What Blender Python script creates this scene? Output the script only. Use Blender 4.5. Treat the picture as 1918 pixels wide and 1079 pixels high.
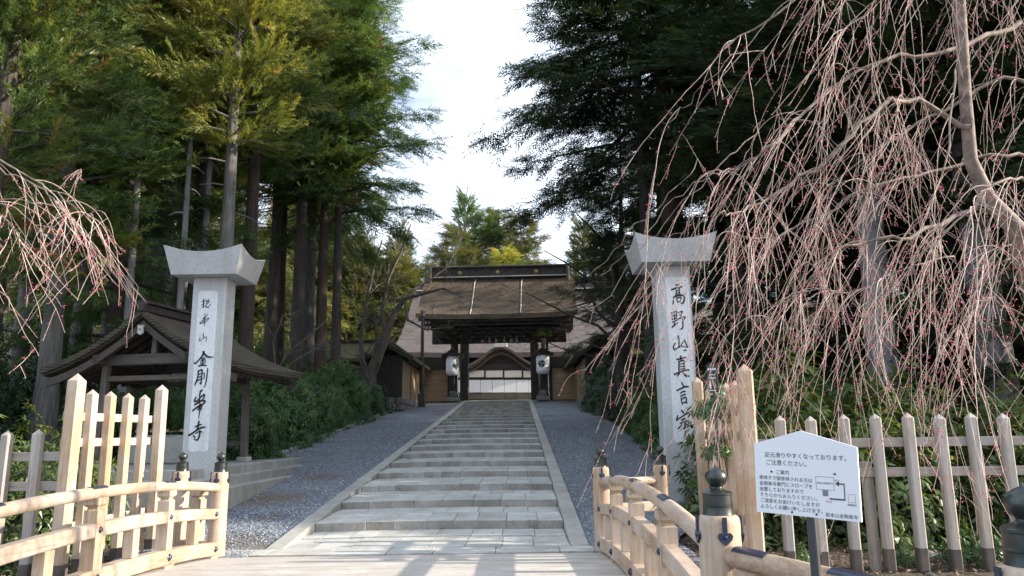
import bpy, bmesh, math, random
import numpy as np
from mathutils import Vector, Matrix
R = math.radians
for o in list(bpy.data.objects): bpy.data.objects.remove(o)
scene = bpy.context.scene
COL = scene.collection

# ------------------------------------------------------------------ camera, sky, sun, exposure
F_PX, W_PX, H_PX = 1400.0, 1918.0, 1079.0
EYE = Vector((0, 0, 1.6))
CAM_R = (Matrix.Rotation(R(0.30), 4, 'Z') @ Matrix.Rotation(R(90 + 11.0), 4, 'X') @ Matrix.Rotation(R(-0.8), 4, 'Z'))
cd = bpy.data.cameras.new('camera'); cam = bpy.data.objects.new('camera', cd); COL.objects.link(cam)
cd.sensor_width = 36; cd.lens = 36 * F_PX / W_PX; cd.clip_start = 0.05; cd.clip_end = 2000
cam.matrix_world = Matrix.Translation(EYE) @ CAM_R
scene.camera = cam

SUN_EL, SUN_ROT = 22.0, 94.0          # degrees; rotation is clockwise from +Y seen from above
world = bpy.data.worlds.new('World'); scene.world = world; world.use_nodes = True
wn = world.node_tree; wn.nodes.clear()
def wnode(t, **k):
    n = wn.nodes.new(t)
    for a, b in k.items(): setattr(n, a, b)
    return n
sky = wnode('ShaderNodeTexSky', sky_type='NISHITA', sun_disc=False)
sky.sun_elevation = R(SUN_EL); sky.sun_rotation = R(SUN_ROT); sky.air_density = 1.0; sky.dust_density = 1.5; sky.ozone_density = 1.2
tc = wnode('ShaderNodeTexCoord'); mp = wnode('ShaderNodeMapping'); mp.inputs['Scale'].default_value = (1.3, 1.3, 3.2)
mp.inputs['Location'].default_value = (0.35, 0.1, 0.55)
nz = wnode('ShaderNodeTexNoise'); nz.inputs['Scale'].default_value = 1.7; nz.inputs['Detail'].default_value = 6; nz.inputs['Roughness'].default_value = 0.55
cr = wnode('ShaderNodeValToRGB'); cr.color_ramp.elements[0].position = 0.38; cr.color_ramp.elements[1].position = 0.60
mx = wnode('ShaderNodeMixRGB'); mx.inputs['Color2'].default_value = (7.2, 7.9, 9.0, 1)
bg = wnode('ShaderNodeBackground'); bg.inputs['Strength'].default_value = 0.10
wo = wnode('ShaderNodeOutputWorld')
L = wn.links.new
L(tc.outputs['Generated'], mp.inputs['Vector']); L(mp.outputs['Vector'], nz.inputs['Vector']); L(nz.outputs['Fac'], cr.inputs['Fac'])
L(cr.outputs['Color'], mx.inputs['Fac']); L(sky.outputs['Color'], mx.inputs['Color1']); L(mx.outputs['Color'], bg.inputs['Color']); L(bg.outputs['Background'], wo.inputs['Surface'])

sd = bpy.data.lights.new('sun', 'SUN'); sd.energy = 3.9; sd.angle = R(0.55); sd.color = (1.0, 0.90, 0.76)
sun = bpy.data.objects.new('sun', sd); COL.objects.link(sun)
SDIR = Vector((math.sin(R(SUN_ROT)) * math.cos(R(SUN_EL)), math.cos(R(SUN_ROT)) * math.cos(R(SUN_EL)), math.sin(R(SUN_EL))))
sun.rotation_euler = SDIR.to_track_quat('Z', 'Y').to_euler()
vs = scene.view_settings; vs.view_transform = 'Standard'; vs.look = 'None'; vs.exposure = 1.42; vs.gamma = 1; vs.use_curve_mapping = False
scene.cycles.max_bounces = 7; scene.cycles.diffuse_bounces = 4; scene.cycles.transmission_bounces = 4

# ------------------------------------------------------------------ helpers
def at(px, py, Y):
    """world point seen at photograph pixel (px,py) on the plane y = Y"""
    d = CAM_R.to_3x3() @ Vector(((px - W_PX / 2) / F_PX, -(py - H_PX / 2) / F_PX, -1))
    t = (Y - EYE.y) / d.y
    return EYE + d * t

def tag(o, label=None, cat=None, group=None, kind=None):
    if label: o['label'] = label
    if cat: o['category'] = cat
    if group: o['group'] = group
    if kind: o['kind'] = kind
    return o
def empty(name, loc=(0, 0, 0), rz=0, label=None, cat=None, group=None, scale=1):
    o = bpy.data.objects.new(name, None); COL.objects.link(o); o.location = loc; o.rotation_euler = (0, 0, rz)
    o.scale = (scale,) * 3 if not isinstance(scale, tuple) else scale
    o.empty_display_size = 0.2
    return tag(o, label, cat, group)
def link(name, me, mat=None, parent=None, loc=None, rot=None, scale=None):
    o = bpy.data.objects.new(name, me); COL.objects.link(o)
    if mat is not None and len(me.materials) == 0: me.materials.append(mat)
    if parent is not None: o.parent = parent
    if loc is not None: o.location = loc
    if rot is not None: o.rotation_euler = rot
    if scale is not None: o.scale = scale
    return o

class MB:
    def __init__(s): s.v = []; s.f = []
    def add(s, vs_, fs):
        n = len(s.v); s.v += [tuple(v) for v in vs_]; s.f += [tuple(i + n for i in f) for f in fs]; return s
    def box(s, c, d, b=0.0, M=None):
        hx, hy, hz = d[0] / 2, d[1] / 2, d[2] / 2
        if b <= 0:
            vs_ = [Vector((x * hx, y * hy, z * hz)) for z in (-1, 1) for y in (-1, 1) for x in (-1, 1)]
            fs = [(0, 2, 3, 1), (4, 5, 7, 6), (0, 1, 5, 4), (2, 6, 7, 3), (0, 4, 6, 2), (1, 3, 7, 5)]
        else:
            b = min(b, hx * .9, hy * .9, hz * .9); vs_ = []; idx = {}
            for sx in (-1, 1):
                for sy in (-1, 1):
                    for sz in (-1, 1):
                        for ax in range(3):
                            p = [sx * (hx - b), sy * (hy - b), sz * (hz - b)]
                            p[ax] = (sx * hx, sy * hy, sz * hz)[ax]
                            idx[(sx, sy, sz, ax)] = len(vs_); vs_.append(Vector(p))
            fs = []
            for ax in range(3):
                for sg in (-1, 1):
                    o1, o2 = [a for a in range(3) if a != ax]; q = []
                    for (a, c2) in ((-1, -1), (1, -1), (1, 1), (-1, 1)):
                        k = [0, 0, 0]; k[ax] = sg; k[o1] = a; k[o2] = c2; q.append(idx[(*k, ax)])
                    if (sg > 0) != (ax != 1): q = q[::-1]
                    fs.append(tuple(q))
            for ax in range(3):
                o1, o2 = [a for a in range(3) if a != ax]
                for a in (-1, 1):
                    for c2 in (-1, 1):
                        k0 = [0, 0, 0]; k0[ax] = -1; k0[o1] = a; k0[o2] = c2; k1 = list(k0); k1[ax] = 1
                        fs.append((idx[(*k0, o1)], idx[(*k1, o1)], idx[(*k1, o2)], idx[(*k0, o2)]))
            for sx in (-1, 1):
                for sy in (-1, 1):
                    for sz in (-1, 1): fs.append(tuple(idx[(sx, sy, sz, a)] for a in range(3)))
        c = Vector(c)
        return s.add([(M @ v if M else v) + c for v in vs_], fs)
    def beam(s, a, b, w, h, bev=0.0, up=Vector((0, 0, 1))):
        """box from a to b, width w sideways, height h along up"""
        a = Vector(a); b = Vector(b); t = (b - a); ln = t.length; t.normalize()
        side = t.cross(up).normalized(); u2 = side.cross(t)
        M = Matrix((t, side, u2)).transposed()
        return s.box((a + b) / 2, (ln, w, h), bev, M)
    def tube(s, pts, rad, n=6, cap=True):
        pts = [Vector(p) for p in pts]; k = len(pts); rings = []
        if not hasattr(rad, '__len__'): rad = [rad] * k
        ref = None
        for i, p in enumerate(pts):
            t = (pts[min(i + 1, k - 1)] - pts[max(i - 1, 0)]).normalized()
            if ref is None: ref = Vector((1, 0, 0)) if abs(t.x) < .9 else Vector((0, 1, 0))
            a = (ref - t * ref.dot(t)).normalized(); ref = a; b = t.cross(a)
            rings.append([p + (a * math.cos(2 * math.pi * j / n) + b * math.sin(2 * math.pi * j / n)) * rad[i] for j in range(n)])
        vs_ = [v for r in rings for v in r]
        fs = [(i * n + j, i * n + (j + 1) % n, (i + 1) * n + (j + 1) % n, (i + 1) * n + j) for i in range(k - 1) for j in range(n)]
        if cap: fs += [tuple(range(n))[::-1], tuple((k - 1) * n + j for j in range(n))]
        return s.add(vs_, fs)
    def lathe(s, prof, n=20, c=(0, 0, 0)):
        vs_ = []; k = len(prof); c = Vector(c)
        for r, z in prof:
            for j in range(n): vs_.append(c + Vector((r * math.cos(2 * math.pi * j / n), r * math.sin(2 * math.pi * j / n), z)))
        fs = [(i * n + j, i * n + (j + 1) % n, (i + 1) * n + (j + 1) % n, (i + 1) * n + j) for i in range(k - 1) for j in range(n)]
        fs += [tuple(range(n))[::-1], tuple((k - 1) * n + j for j in range(n))]
        return s.add(vs_, fs)
    def sweep(s, sec, pts, side=None):
        """closed 2D section (u sideways, v up) along pts"""
        pts = [Vector(p) for p in pts]; k = len(pts); n = len(sec); vs_ = []
        for i, p in enumerate(pts):
            t = (pts[min(i + 1, k - 1)] - pts[max(i - 1, 0)]).normalized()
            sd_ = t.cross(Vector((0, 0, 1))).normalized(); u2 = sd_.cross(t)
            vs_ += [p + sd_ * u + u2 * v for u, v in sec]
        fs = [(i * n + j, i * n + (j + 1) % n, (i + 1) * n + (j + 1) % n, (i + 1) * n + j) for i in range(k - 1) for j in range(n)]
        fs += [tuple(range(n))[::-1], tuple((k - 1) * n + j for j in range(n))]
        return s.add(vs_, fs)
    def extrude(s, poly, M, h):
        """flat polygon (list of 2D) -> slab of thickness h; M maps (x,y,z)"""
        n = len(poly)
        vs_ = [M @ Vector((x, y, 0)) for x, y in poly] + [M @ Vector((x, y, h)) for x, y in poly]
        fs = [tuple(range(n))[::-1], tuple(range(n, 2 * n))] + [(i, (i + 1) % n, n + (i + 1) % n, n + i) for i in range(n)]
        return s.add(vs_, fs)
    def mesh(s, name, smooth=False, fix=True):
        me = bpy.data.meshes.new(name); me.from_pydata(s.v, [], s.f); me.update()
        if fix:
            bm = bmesh.new(); bm.from_mesh(me); bmesh.ops.recalc_face_normals(bm, faces=bm.faces); bm.to_mesh(me); bm.free()
        if smooth:
            me.polygons.foreach_set('use_smooth', [True] * len(me.polygons))
            try: me.set_sharp_from_angle(angle=R(smooth if smooth > 1 else 40))
            except Exception: pass
        return me
    def build(s, name, mat=None, parent=None, smooth=False, **k):
        return link(name, s.mesh(name, smooth), mat, parent, **k)

def np_mesh(name, V, faces, tint=None, smooth=False):
    """V (N,3) float; faces (M,k) int, all the same k"""
    me = bpy.data.meshes.new(name); V = np.asarray(V, np.float32); faces = np.asarray(faces, np.int32)
    m, k = faces.shape
    me.vertices.add(len(V)); me.vertices.foreach_set('co', V.ravel())
    me.loops.add(m * k); me.loops.foreach_set('vertex_index', faces.ravel())
    me.polygons.add(m); me.polygons.foreach_set('loop_start', np.arange(0, m * k, k, dtype=np.int32))
    try: me.polygons.foreach_set('loop_total', np.full(m, k, np.int32))
    except Exception: pass
    if tint is not None:
        at_ = me.attributes.new('tint', 'FLOAT', 'POINT'); at_.data.foreach_set('value', np.asarray(tint, np.float32))
    me.update(calc_edges=True)
    if smooth: me.polygons.foreach_set('use_smooth', np.ones(m, bool))
    return me

# ------------------------------------------------------------------ materials
def nodes(name):
    m = bpy.data.materials.new(name); m.use_nodes = True; nt = m.node_tree
    return m, nt, nt.nodes['Principled BSDF']
def N(nt, t, **inp):
    n = nt.nodes.new(t)
    for k, v in inp.items(): n.inputs[k.replace('_', ' ')].default_value = v
    return n
def ramp(nt, fac, stops):
    c = nt.nodes.new('ShaderNodeValToRGB'); e = c.color_ramp.elements
    while len(e) < len(stops): e.new(0.5)
    for i, (p, col) in enumerate(stops): e[i].position = p; e[i].color = (*col, 1)
    nt.links.new(fac, c.inputs['Fac']); return c.outputs['Color']
def coords(nt, scale=(1, 1, 1), space='Object', rnd=True):
    t = nt.nodes.new('ShaderNodeTexCoord'); m = nt.nodes.new('ShaderNodeMapping'); m.inputs['Scale'].default_value = scale
    nt.links.new(t.outputs[space], m.inputs['Vector'])
    if rnd:
        oi = nt.nodes.new('ShaderNodeObjectInfo'); mu = nt.nodes.new('ShaderNodeMath'); mu.operation = 'MULTIPLY'; mu.inputs[1].default_value = 37.0
        cb = nt.nodes.new('ShaderNodeCombineXYZ'); nt.links.new(oi.outputs['Random'], mu.inputs[0])
        for i in range(3): nt.links.new(mu.outputs[0], cb.inputs[i])
        nt.links.new(cb.outputs[0], m.inputs['Location'])
    return m.outputs['Vector']
def bump(nt, b, h, strength=.3, dist=.02):
    n = nt.nodes.new('ShaderNodeBump'); n.inputs['Strength'].default_value = strength; n.inputs['Distance'].default_value = dist
    nt.links.new(h, n.inputs['Height']); nt.links.new(n.outputs['Normal'], b.inputs['Normal'])
def mixc(nt, a, b, fac, mode='MIX'):
    n = nt.nodes.new('ShaderNodeMixRGB'); n.blend_type = mode
    for s, v in (('Color1', a), ('Color2', b), ('Fac', fac)):
        if isinstance(v, (int, float)): n.inputs[s].default_value = v
        elif isinstance(v, tuple): n.inputs[s].default_value = (*v, 1)
        else: nt.links.new(v, n.inputs[s])
    return n.outputs['Color']
def simple(name, c1, c2, scale=4, rough=.7, bmp=.2, detail=6, stretch=(1, 1, 1), metal=0, bd=.01, spread=(.3, .7), rnd=True):
    m, nt, b = nodes(name)
    n = N(nt, 'ShaderNodeTexNoise', Scale=scale, Detail=detail, Roughness=.6); nt.links.new(coords(nt, stretch, rnd=rnd), n.inputs['Vector'])
    nt.links.new(ramp(nt, n.outputs['Fac'], [(spread[0], c1), (spread[1], c2)]), b.inputs['Base Color'])
    b.inputs['Roughness'].default_value = rough; b.inputs['Metallic'].default_value = metal
    if bmp: bump(nt, b, n.outputs['Fac'], bmp, bd)
    return m
def wood(name, c1, c2, axis=2, grain=14, rough=.65, weather=None, bmp=.25, vary=.0):
    """grain runs along axis"""
    m, nt, b = nodes(name)
    sc = [1.0, 1.0, 1.0]; sc[axis] = .055
    v = coords(nt, tuple(sc))
    n1 = N(nt, 'ShaderNodeTexNoise', Scale=grain * 1.6, Detail=5, Roughness=.6, Distortion=.5); nt.links.new(v, n1.inputs['Vector'])
    n2 = N(nt, 'ShaderNodeTexNoise', Scale=grain * 6, Detail=3, Roughness=.7); nt.links.new(v, n2.inputs['Vector'])
    n3 = N(nt, 'ShaderNodeTexNoise', Scale=1.6, Detail=4); nt.links.new(coords(nt), n3.inputs['Vector'])
    c = ramp(nt, n1.outputs['Fac'], [(.32, c1), (.62, c2)])
    fine = ramp(nt, n2.outputs['Fac'], [(.35, (.72, .70, .68)), (.6, (1, 1, 1))])
    c = mixc(nt, c, fine, .8, 'MULTIPLY')
    if weather: c = mixc(nt, c, weather, ramp(nt, n3.outputs['Fac'], [(.40, (0, 0, 0)), (.68, (.85, .85, .85))]))
    sc2 = [1.0, 1.0, 1.0]; sc2[axis] = .03
    n6 = N(nt, 'ShaderNodeTexNoise', Scale=grain * 3.2, Detail=2, Roughness=.5); nt.links.new(coords(nt, tuple(sc2)), n6.inputs['Vector'])
    c = mixc(nt, c, ramp(nt, n6.outputs['Fac'], [(.27, (.38, .35, .33)), (.34, (1, 1, 1))]), .8, 'MULTIPLY')
    n7 = N(nt, 'ShaderNodeTexNoise', Scale=9, Detail=6, Roughness=.7); nt.links.new(coords(nt), n7.inputs['Vector'])
    c = mixc(nt, c, ramp(nt, n7.outputs['Fac'], [(.30, (.66, .64, .62)), (.48, (1, 1, 1))]), .6, 'MULTIPLY')
    if vary:
        oi = nt.nodes.new('ShaderNodeObjectInfo'); hv = N(nt, 'ShaderNodeHueSaturation')
        mr = nt.nodes.new('ShaderNodeMapRange'); mr.inputs['To Min'].default_value = 1 - vary; mr.inputs['To Max'].default_value = 1 + vary
        nt.links.new(oi.outputs['Random'], mr.inputs['Value']); nt.links.new(mr.outputs[0], hv.inputs['Value']); nt.links.new(c, hv.inputs['Color']); c = hv.outputs['Color']
    nt.links.new(c, b.inputs['Base Color']); b.inputs['Roughness'].default_value = rough
    bump(nt, b, n1.outputs['Fac'], bmp, .004)
    return m
def granite(name, c, dark, rough=.55, speck=220, bmp=.15, stain=.25, vary=.08):
    m, nt, b = nodes(name); v = coords(nt)
    n1 = N(nt, 'ShaderNodeTexNoise', Scale=speck, Detail=2, Roughness=.7); nt.links.new(v, n1.inputs['Vector'])
    n2 = N(nt, 'ShaderNodeTexNoise', Scale=1.3, Detail=7, Roughness=.65); nt.links.new(v, n2.inputs['Vector'])
    n3 = N(nt, 'ShaderNodeTexNoise', Scale=18, Detail=5, Roughness=.7); nt.links.new(v, n3.inputs['Vector'])
    col = ramp(nt, n1.outputs['Fac'], [(.36, dark), (.52, c)])
    st = ramp(nt, n2.outputs['Fac'], [(.35, (1 - stain, 1 - stain * 1.05, 1 - stain * 1.15)), (.62, (1, 1, 1))])
    col = mixc(nt, col, st, 1.0, 'MULTIPLY')
    col = mixc(nt, col, ramp(nt, n3.outputs['Fac'], [(.38, (.8, .8, .78)), (.55, (1, 1, 1))]), .7, 'MULTIPLY')
    n5 = N(nt, 'ShaderNodeTexNoise', Scale=5, Detail=5, Roughness=.6); nt.links.new(coords(nt, (1, 1, .12)), n5.inputs['Vector'])
    col = mixc(nt, col, ramp(nt, n5.outputs['Fac'], [(.36, (.80, .80, .78)), (.58, (1, 1, 1))]), .6, 'MULTIPLY')
    oi = nt.nodes.new('ShaderNodeObjectInfo'); hv = N(nt, 'ShaderNodeHueSaturation')
    mr = nt.nodes.new('ShaderNodeMapRange'); mr.inputs['To Min'].default_value = 1 - vary; mr.inputs['To Max'].default_value = 1 + vary
    nt.links.new(oi.outputs['Random'], mr.inputs['Value']); nt.links.new(mr.outputs[0], hv.inputs['Value']); nt.links.new(col, hv.inputs['Color'])
    nt.links.new(hv.outputs['Color'], b.inputs['Base Color']); b.inputs['Roughness'].default_value = rough
    bump(nt, b, n3.outputs['Fac'], bmp, .004)
    return m
def leafmat(name, stops, trans=.35, rough=.5, vary=.18):
    """foliage: colour from the per-spray attribute 'tint', shifted a little per plant"""
    m, nt, b = nodes(name); nt.nodes.remove(b); out = nt.nodes['Material Output']
    a = nt.nodes.new('ShaderNodeAttribute'); a.attribute_name = 'tint'
    c = ramp(nt, a.outputs['Fac'], stops)
    oi = nt.nodes.new('ShaderNodeObjectInfo'); hv = N(nt, 'ShaderNodeHueSaturation')
    mr = nt.nodes.new('ShaderNodeMapRange'); mr.inputs['To Min'].default_value = 1 - vary; mr.inputs['To Max'].default_value = 1 + vary
    nt.links.new(oi.outputs['Random'], mr.inputs['Value']); nt.links.new(mr.outputs[0], hv.inputs['Value']); nt.links.new(c, hv.inputs['Color'])
    d = N(nt, 'ShaderNodeBsdfDiffuse'); t = N(nt, 'ShaderNodeBsdfTranslucent'); g = N(nt, 'ShaderNodeBsdfGlossy', Roughness=rough)
    g.inputs['Color'].default_value = (.9, .95, 1, 1)
    nt.links.new(hv.outputs['Color'], d.inputs['Color'])
    tcol = mixc(nt, hv.outputs['Color'], (1.25, 1.15, .6), 1.0, 'MULTIPLY'); nt.links.new(tcol, t.inputs['Color'])
    m1 = nt.nodes.new('ShaderNodeMixShader'); m1.inputs[0].default_value = trans
    m2 = nt.nodes.new('ShaderNodeMixShader'); m2.inputs[0].default_value = .04
    nt.links.new(d.outputs[0], m1.inputs[1]); nt.links.new(t.outputs[0], m1.inputs[2]); nt.links.new(m1.outputs[0], m2.inputs[1]); nt.links.new(g.outputs[0], m2.inputs[2])
    nt.links.new(m2.outputs[0], out.inputs['Surface'])
    return m

M_rail = wood('hinoki_rail', (.32, .22, .145), (.48, .355, .255), axis=1, grain=16, weather=(.50, .43, .37), vary=.06)
M_railv = wood('hinoki_post', (.33, .23, .155), (.50, .375, .265), axis=2, grain=16, weather=(.47, .40, .34), vary=.08)
M_fence = wood('hinoki_fence', (.38, .26, .16), (.50, .36, .24), axis=2, grain=12, weather=(.50, .42, .35), bmp=.12, vary=.07)
M_fencew = wood('weathered_fence', (.33, .285, .25), (.47, .41, .36), axis=2, grain=12, weather=(.34, .335, .335), bmp=.12, vary=.08)
M_frail = wood('fence_rail_wood', (.42, .33, .26), (.54, .44, .36), axis=0, grain=12, weather=(.45, .42, .40), bmp=.12)
M_fraily = wood('fence_rail_wood_deep', (.42, .33, .26), (.54, .44, .36), axis=1, grain=12, weather=(.45, .42, .40), bmp=.12)
M_wet = simple('damp_wood_foot', (.06, .05, .045), (.11, .09, .08), 8, .6)
M_deck = wood('deck_wood', (.38, .34, .295), (.49, .455, .41), axis=0, grain=12, weather=(.52, .50, .47), bmp=.2, vary=.07)
M_bronze = simple('dark_bronze', (.035, .042, .042), (.08, .09, .085), 9, .34, .1, metal=.75)
M_blueiron = simple('blue_iron', (.035, .045, .085), (.06, .07, .12), 12, .38, .15, metal=.6)
M_stone = granite('paving_granite', (.55, .55, .53), (.40, .40, .385), .75, 150, .25, .28, .07)
M_riser = granite('shaded_stained_riser_granite', (.40, .39, .37), (.25, .245, .23), .85, 90, .9, .42, .12)  # riser faces: their shade is put into this darker colour, along with staining
M_kerb = granite('kerb_granite', (.44, .43, .40), (.29, .29, .275), .7, 150, .25, .25, .06)
M_pillar = granite('pillar_granite', (.56, .57, .58), (.26, .27, .30), .5, 170, .1, .08, .02)
M_panel = granite('pillar_panel_granite', (.72, .74, .77), (.56, .58, .61), .45, 240, .04, .04, .01)
M_ink = simple('black_inscription', (.008, .008, .009), (.015, .015, .017), 20, .5, 0)
M_bark_roof = None
M_dark = wood('dark_timber', (.022, .018, .016), (.05, .042, .037), axis=2, grain=10, rough=.75)
M_darkx = wood('dark_timber_beam', (.024, .02, .017), (.055, .046, .04), axis=0, grain=10, rough=.75)
M_pav = wood('grey_brown_timber', (.06, .046, .037), (.125, .098, .08), axis=0, grain=10, weather=(.10, .09, .082), rough=.75)
M_pavz = wood('grey_brown_post', (.075, .06, .05), (.15, .12, .10), axis=2, grain=10, weather=(.13, .12, .11), rough=.75)
M_pavy = wood('grey_brown_rafter', (.045, .034, .028), (.09, .07, .058), axis=1, grain=10, rough=.75)
M_tan = wood('tan_board', (.35, .235, .135), (.45, .315, .195), axis=0, grain=8, rough=.6, bmp=.1, vary=.05)
M_white = simple('white_paper', (.74, .75, .78), (.80, .81, .83), 3, .7, 0)
M_cream = simple('cream_paper', (.66, .62, .54), (.72, .69, .62), 3, .7, 0)
M_plaster = simple('grey_plaster', (.42, .40, .37), (.52, .50, .47), 2.5, .85, .1)
M_gold = simple('gilt_metal', (.30, .22, .08), (.5, .38, .15), 10, .5, .1, metal=.6)
M_sign = simple('white_board', (.73, .75, .79), (.76, .78, .82), 2, .35, 0)
M_signtext = simple('dark_print', (.035, .035, .045), (.05, .05, .06), 5, .6, 0)
M_red = simple('red_print', (.55, .05, .06), (.60, .08, .08), 5, .6, 0)
M_steel = simple('grey_painted_steel', (.035, .037, .042), (.055, .057, .062), 6, .45, .05)
M_black = simple('black_board', (.012, .016, .02), (.02, .025, .03), 6, .4, 0)
M_whitemark = simple('white_mark', (.7, .7, .7), (.75, .75, .75), 5, .6, 0)
M_rock = granite('creek_rock', (.30, .295, .28), (.15, .15, .145), .85, 60, .7, .45, .2)
M_bark = simple('cedar_bark', (.035, .028, .023), (.095, .078, .066), 9, .9, .9, stretch=(2.2, 2.2, .16), bd=.04)
M_bark_grey = simple('grey_cedar_bark', (.07, .064, .06), (.20, .188, .18), 9, .9, .9, stretch=(2.2, 2.2, .16), bd=.04)
M_bark_pale = simple('pale_cedar_bark', (.12, .115, .115), (.34, .33, .325), 9, .9, .9, stretch=(2.2, 2.2, .16), bd=.04)
M_bark_red = simple('red_cedar_bark', (.034, .024, .019), (.09, .06, .046), 9, .9, .9, stretch=(2.2, 2.2, .16), bd=.04)
M_bare = simple('bare_tree_bark', (.07, .06, .05), (.17, .15, .125), 10, .9, .6, stretch=(1.5, 1.5, .5), bd=.02)
M_baredark = simple('dark_tree_bark', (.03, .026, .023), (.075, .065, .057), 10, .9, .6, stretch=(1.5, 1.5, .5), bd=.02)
M_twig = simple('cherry_twig_bark', (.25, .18, .155), (.68, .55, .47), 5, .75, .2)
M_bough = simple('cherry_bough_bark', (.075, .055, .045), (.29, .23, .19), 9, .8, .9, stretch=(1, 1, 1), bd=.015)
M_bud = simple('pink_bud', (.36, .04, .085), (.60, .15, .21), 30, .55, 0)
def hiwada(name, a, b_, moss, mossy=.5):
    m, nt, b = nodes(name)
    n1 = N(nt, 'ShaderNodeTexNoise', Scale=26, Detail=5, Roughness=.75); nt.links.new(coords(nt, (1, 1, 1.6)), n1.inputs['Vector'])
    n2 = N(nt, 'ShaderNodeTexNoise', Scale=.9, Detail=6, Roughness=.65); nt.links.new(coords(nt, (1, 1, 1.3)), n2.inputs['Vector'])
    wv = nt.nodes.new('ShaderNodeTexWave'); wv.bands_direction = 'Z'; wv.inputs['Scale'].default_value = 5; wv.inputs['Distortion'].default_value = 2.5; wv.inputs['Detail'].default_value = 3
    nt.links.new(coords(nt), wv.inputs['Vector'])
    c = ramp(nt, n1.outputs['Fac'], [(.3, a), (.68, b_)])
    c = mixc(nt, c, ramp(nt, wv.outputs['Color'], [(.1, (.72, .72, .72)), (.7, (1, 1, 1))]), .5, 'MULTIPLY')
    n4 = N(nt, 'ShaderNodeTexNoise', Scale=3.2, Detail=8, Roughness=.75); nt.links.new(coords(nt, (1, 1, 1)), n4.inputs['Vector'])
    c = mixc(nt, c, ramp(nt, n4.outputs['Fac'], [(.33, (.45, .44, .43)), (.62, (1.15, 1.12, 1.08))]), 1.0, 'MULTIPLY')
    c = mixc(nt, c, moss, ramp(nt, n2.outputs['Fac'], [(.5 - .25 * mossy, (0, 0, 0)), (.75 - .1 * mossy, (.8, .8, .8))]))
    nt.links.new(c, b.inputs['Base Color']); b.inputs['Roughness'].default_value = .95
    ad = nt.nodes.new('ShaderNodeMath'); ad.operation = 'ADD'; nt.links.new(n1.outputs['Fac'], ad.inputs[0]); nt.links.new(wv.outputs['Color'], ad.inputs[1])
    bump(nt, b, ad.outputs[0], .6, .04); return m
M_hiwada = hiwada('bark_shingle', (.048, .034, .027), (.145, .104, .078), (.12, .085, .045), .6)
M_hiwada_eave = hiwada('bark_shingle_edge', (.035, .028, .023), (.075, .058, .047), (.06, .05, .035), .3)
M_hallroof = hiwada('hall_roof', (.062, .043, .038), (.105, .078, .072), (.115, .108, .112), .45)
M_mossroof = hiwada('mossy_shingle', (.10, .085, .05), (.17, .145, .085), (.12, .125, .045), .9)
M_pavroof = hiwada('grey_shingle', (.04, .032, .026), (.10, .08, .062), (.085, .078, .045), .3)
M_ground = None
def groundmat():
    m, nt, b = nodes('forest_soil')
    v = coords(nt, rnd=False)
    n1 = N(nt, 'ShaderNodeTexNoise', Scale=.5, Detail=8, Roughness=.7); nt.links.new(v, n1.inputs['Vector'])
    n2 = N(nt, 'ShaderNodeTexNoise', Scale=24, Detail=6, Roughness=.75); nt.links.new(v, n2.inputs['Vector'])
    c = ramp(nt, n2.outputs['Fac'], [(.3, (.035, .025, .018)), (.5, (.085, .062, .043)), (.72, (.19, .15, .115))])
    c = mixc(nt, c, (.05, .062, .022), ramp(nt, n1.outputs['Fac'], [(.5, (0, 0, 0)), (.68, (.75, .75, .75))]))
    nt.links.new(c, b.inputs['Base Color']); b.inputs['Roughness'].default_value = .95; bump(nt, b, n2.outputs['Fac'], .8, .05); return m
M_ground = groundmat()
DIRT = [(-4.3, 11.6, .02, .9), (-5.0, 15.4, .35, 1.1), (-4.6, 18.2, .62, .8), (-4.4, 13.6, .2, .5), (1.8, 12.2, .05, .6), (2.6, 17, .5, .6)]
def gravelmat():
    m, nt, b = nodes('blue_grey_gravel')
    v = coords(nt, rnd=False)
    vo = N(nt, 'ShaderNodeTexVoronoi', Scale=32); nt.links.new(v, vo.inputs['Vector'])
    n1 = N(nt, 'ShaderNodeTexNoise', Scale=.55, Detail=6, Roughness=.6); nt.links.new(v, n1.inputs['Vector'])
    c = ramp(nt, vo.outputs['Color'], [(.1, (.09, .105, .13)), (.5, (.17, .19, .225)), (.9, (.30, .32, .35))])
    c = mixc(nt, c, (.13, .10, .075), ramp(nt, n1.outputs['Fac'], [(.50, (0, 0, 0)), (.66, (.9, .9, .9))]))
    n2 = N(nt, 'ShaderNodeTexNoise', Scale=2.5, Detail=6, Roughness=.7); nt.links.new(v, n2.inputs['Vector']); tot = None
    for (x, y, z, r) in DIRT:
        vm = nt.nodes.new('ShaderNodeVectorMath'); vm.operation = 'DISTANCE'; nt.links.new(v, vm.inputs[0]); vm.inputs[1].default_value = (x, y, z)
        ad = nt.nodes.new('ShaderNodeMath'); ad.operation = 'MULTIPLY_ADD'; nt.links.new(n2.outputs['Fac'], ad.inputs[0]); ad.inputs[1].default_value = 1.4 * r; nt.links.new(vm.outputs['Value'], ad.inputs[2])
        mr = nt.nodes.new('ShaderNodeMapRange'); mr.inputs['From Min'].default_value = r * .9; mr.inputs['From Max'].default_value = r * 1.7; mr.inputs['To Min'].default_value = 1; mr.inputs['To Max'].default_value = 0; nt.links.new(ad.outputs[0], mr.inputs['Value'])
        if tot is None: tot = mr.outputs[0]
        else:
            mm = nt.nodes.new('ShaderNodeMath'); mm.operation = 'MAXIMUM'; nt.links.new(tot, mm.inputs[0]); nt.links.new(mr.outputs[0], mm.inputs[1]); tot = mm.outputs[0]
    c = mixc(nt, c, (.155, .12, .09), tot)
    nt.links.new(c, b.inputs['Base Color']); b.inputs['Roughness'].default_value = .9; bump(nt, b, vo.outputs['Distance'], .9, .03); return m
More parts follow.
